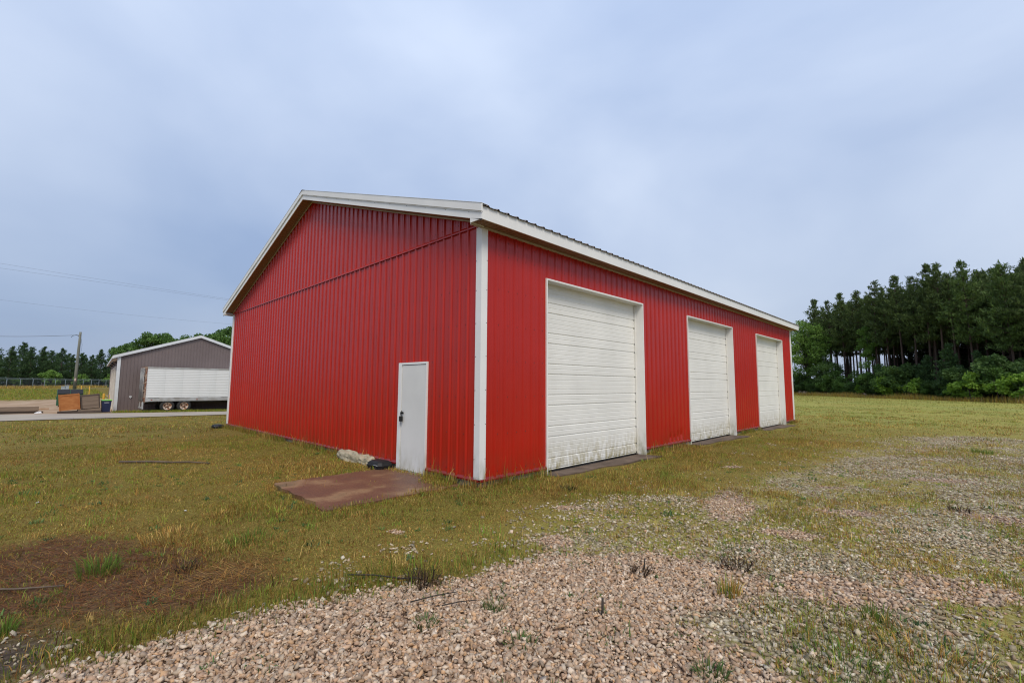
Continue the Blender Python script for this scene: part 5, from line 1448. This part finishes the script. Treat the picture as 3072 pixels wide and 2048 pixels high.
def deadclump(label, x, y, n, h, sp, col):
    px = np.clip(rng.normal(0, sp, n), -sp, sp); py = np.clip(rng.normal(0, sp*.8, n), -sp, sp); an = np.arctan2(py, px)+rng.normal(0, .6, n)
    c_ = pick(np.array(col), n)*rng.uniform(.6, 1.3, (n, 1))
    v_, f_, cc = blades(x+px, y+py, h*rng.uniform(.35, 1.1, n), rng.uniform(.004, .009, n), np.abs(rng.normal(.8, .4, n)), c_, 2, az=an)
    v_ = v_-np.array([x, y, float(gz(x, y))]); o = link("dead_weed", npmesh("dead_weed", v_, f_, cc), GRASS); o.location = (x, y, float(gz(x, y))); tag(o, label, "dead weed", "dead weed clumps"); return o
DK = [(.045,.032,.022),(.075,.048,.03),(.03,.022,.016),(.16,.10,.055)]
deadclump("dark brown dead weed clump on the far rim of the gravel bed", 2.35, -2.68, 130, .20, .09, DK)
deadclump("black dead weed clump on the lot right of the gravel bed", 4.0, -.42, 110, .15, .10, DK)
deadclump("small dark dead weed between gravel patches near the bed's right rim", 3.45, -1.15, 70, .14, .06, DK)
deadclump("dark round weed clump in the grass before the first overhead door", .95, 1.05, 130, .13, .10, [(.04,.05,.025),(.06,.065,.03),(.03,.035,.02)])
deadclump("dark twiggy clump out on the lot beside a pink gravel strip", 5.45, 3.9, 80, .14, .09, DK)
deadclump("dark dead weed in the left lawn beside the tall green tuft", .55, -3.95, 70, .14, .07, DK)

# black bait boxes, broken concrete at the wall
def bait(label, x, y, rz, s_=1.0):
    t = thing("bait_box", label, "box", (x, y, float(gz(x, y))-.01), (0, 0, rz), "black boxes at the barn wall"); t.scale = (s_, s_, s_)
    q = MB(); pr = [(.20, .13), (.235, .15), (.235, .17), (.19, .135), (.13, .09)]; zz = [0.0, .085, .098, .155, .18]
    ring = lambda a, b_, z: [(-a, -b_*.6, z), (-a*.75, -b_, z), (a*.75, -b_, z), (a, -b_*.6, z), (a, b_, z), (-a, b_, z)]
    R_ = [ring(a, b_, z) for (a, b_), z in zip(pr[:3], zz[:3])]
    for u_, w_ in zip(R_[:-1], R_[1:]):
        for k in range(6): q.poly([u_[k], u_[(k+1) % 6], w_[(k+1) % 6], w_[k]])
    q.poly(R_[-1]); q.poly(R_[0][::-1]); q.build("base", BLACKP, t)
    q = MB(); R_ = [ring(a, b_, z) for (a, b_), z in zip([(.228, .16), (.20, .14), (.15, .10)], [.1, .155, .185])]
    for u_, w_ in zip(R_[:-1], R_[1:]):
        for k in range(6): q.poly([u_[k], u_[(k+1) % 6], w_[(k+1) % 6], w_[k]])
    q.poly(R_[-1]); q.build("lid", BLACKP, t)
    q = MB(); q.lathe([(-.004, .038), (0, .036), (.006, .0)], 12, 'X'); o_ = q.build("entry_hole", DARK, t); o_.location = (.1, -.155, .055); o_.rotation_euler = (0, 0, -math.pi/2)
    q = MB(); q.tube([(.04, -.16, .10), (.07, -.175, .115), (.14, -.175, .115), (.17, -.155, .10)], .006, 6); q.build("key_latch", STEELG, t)
bait("black plastic bait box on the ground left of the walk door", -2.70, -.235, .12, .98)
bait("small black box at the foot of the barn's far left corner", -14.62, -.25, .3, .9)
LIME2 = mat("pale broken concrete", (.44, .385, .28), (.26, .23, .15), .9, 7, .6, 25)
def rubble(label, x, y, z, sx, sy, sz, rz, seed):
    rr = random.Random(seed); bm = bmesh.new(); bmesh.ops.create_icosphere(bm, subdivisions=3, radius=.62)
    for vv_ in bm.verts:
        c_ = vv_.co; k = .5
        c_ = Vector([max(-k, min(k, t)) for t in c_])
        w_ = round(float(N1(c_.x*4+seed*7+c_.z*3, c_.y*4+c_.z*3.6, .4, 3))*5)/5-.5
        vv_.co = Vector((c_.x*sx*(1+.35*w_), c_.y*sy*(1+.5*w_), c_.z*sz*(1+.9*w_)))
    me_ = bpy.data.meshes.new("concrete_chunk"); bm.to_mesh(me_); bm.free()
    o = link("concrete_chunk", me_, LIME2); o.location = (x, y, z); o.rotation_euler = (R(rr.uniform(-5, 5)), R(rr.uniform(-5, 5)), rz); tag(o, label, "rubble", "broken concrete at the barn wall"); return o
rubble("largest pale broken concrete chunk lying along the red gable wall", -3.95, -.17, -.06, 1.0, .26, .26, .03, 1)
rubble("middle pale concrete chunk between the largest one and the black box", -3.34, -.16, -.07, .50, .24, .22, -.06, 2)
rubble("small pale concrete chunk next to the black box", -3.06, -.17, -.07, .22, .2, .15, .2, 3)
# pale bits lying about
for i, (x, y, r_, lb) in enumerate([(-3.6, -4.9, .02, "small white stone far left on the lawn"), (-1.7, -3.55, .02, "small white stone in the middle of the left lawn"), (-1.1, -.62, .022, "small white scrap on the stoop near the walk door")]):
    v_, f_, cc = stones(np.array([x]), np.array([y]), np.array([r_*2]), np.array([[.6, .6, .57]]), lift=.8)
    v_ = v_-np.array([x, y, float(gz(x, y))]); o = link("white_stone", npmesh("white_stone", v_, f_, cc), STONE); o.location = (x, y, float(gz(x, y))+(.03 if i == 2 else 0)); tag(o, lb, "stone", "white stones")
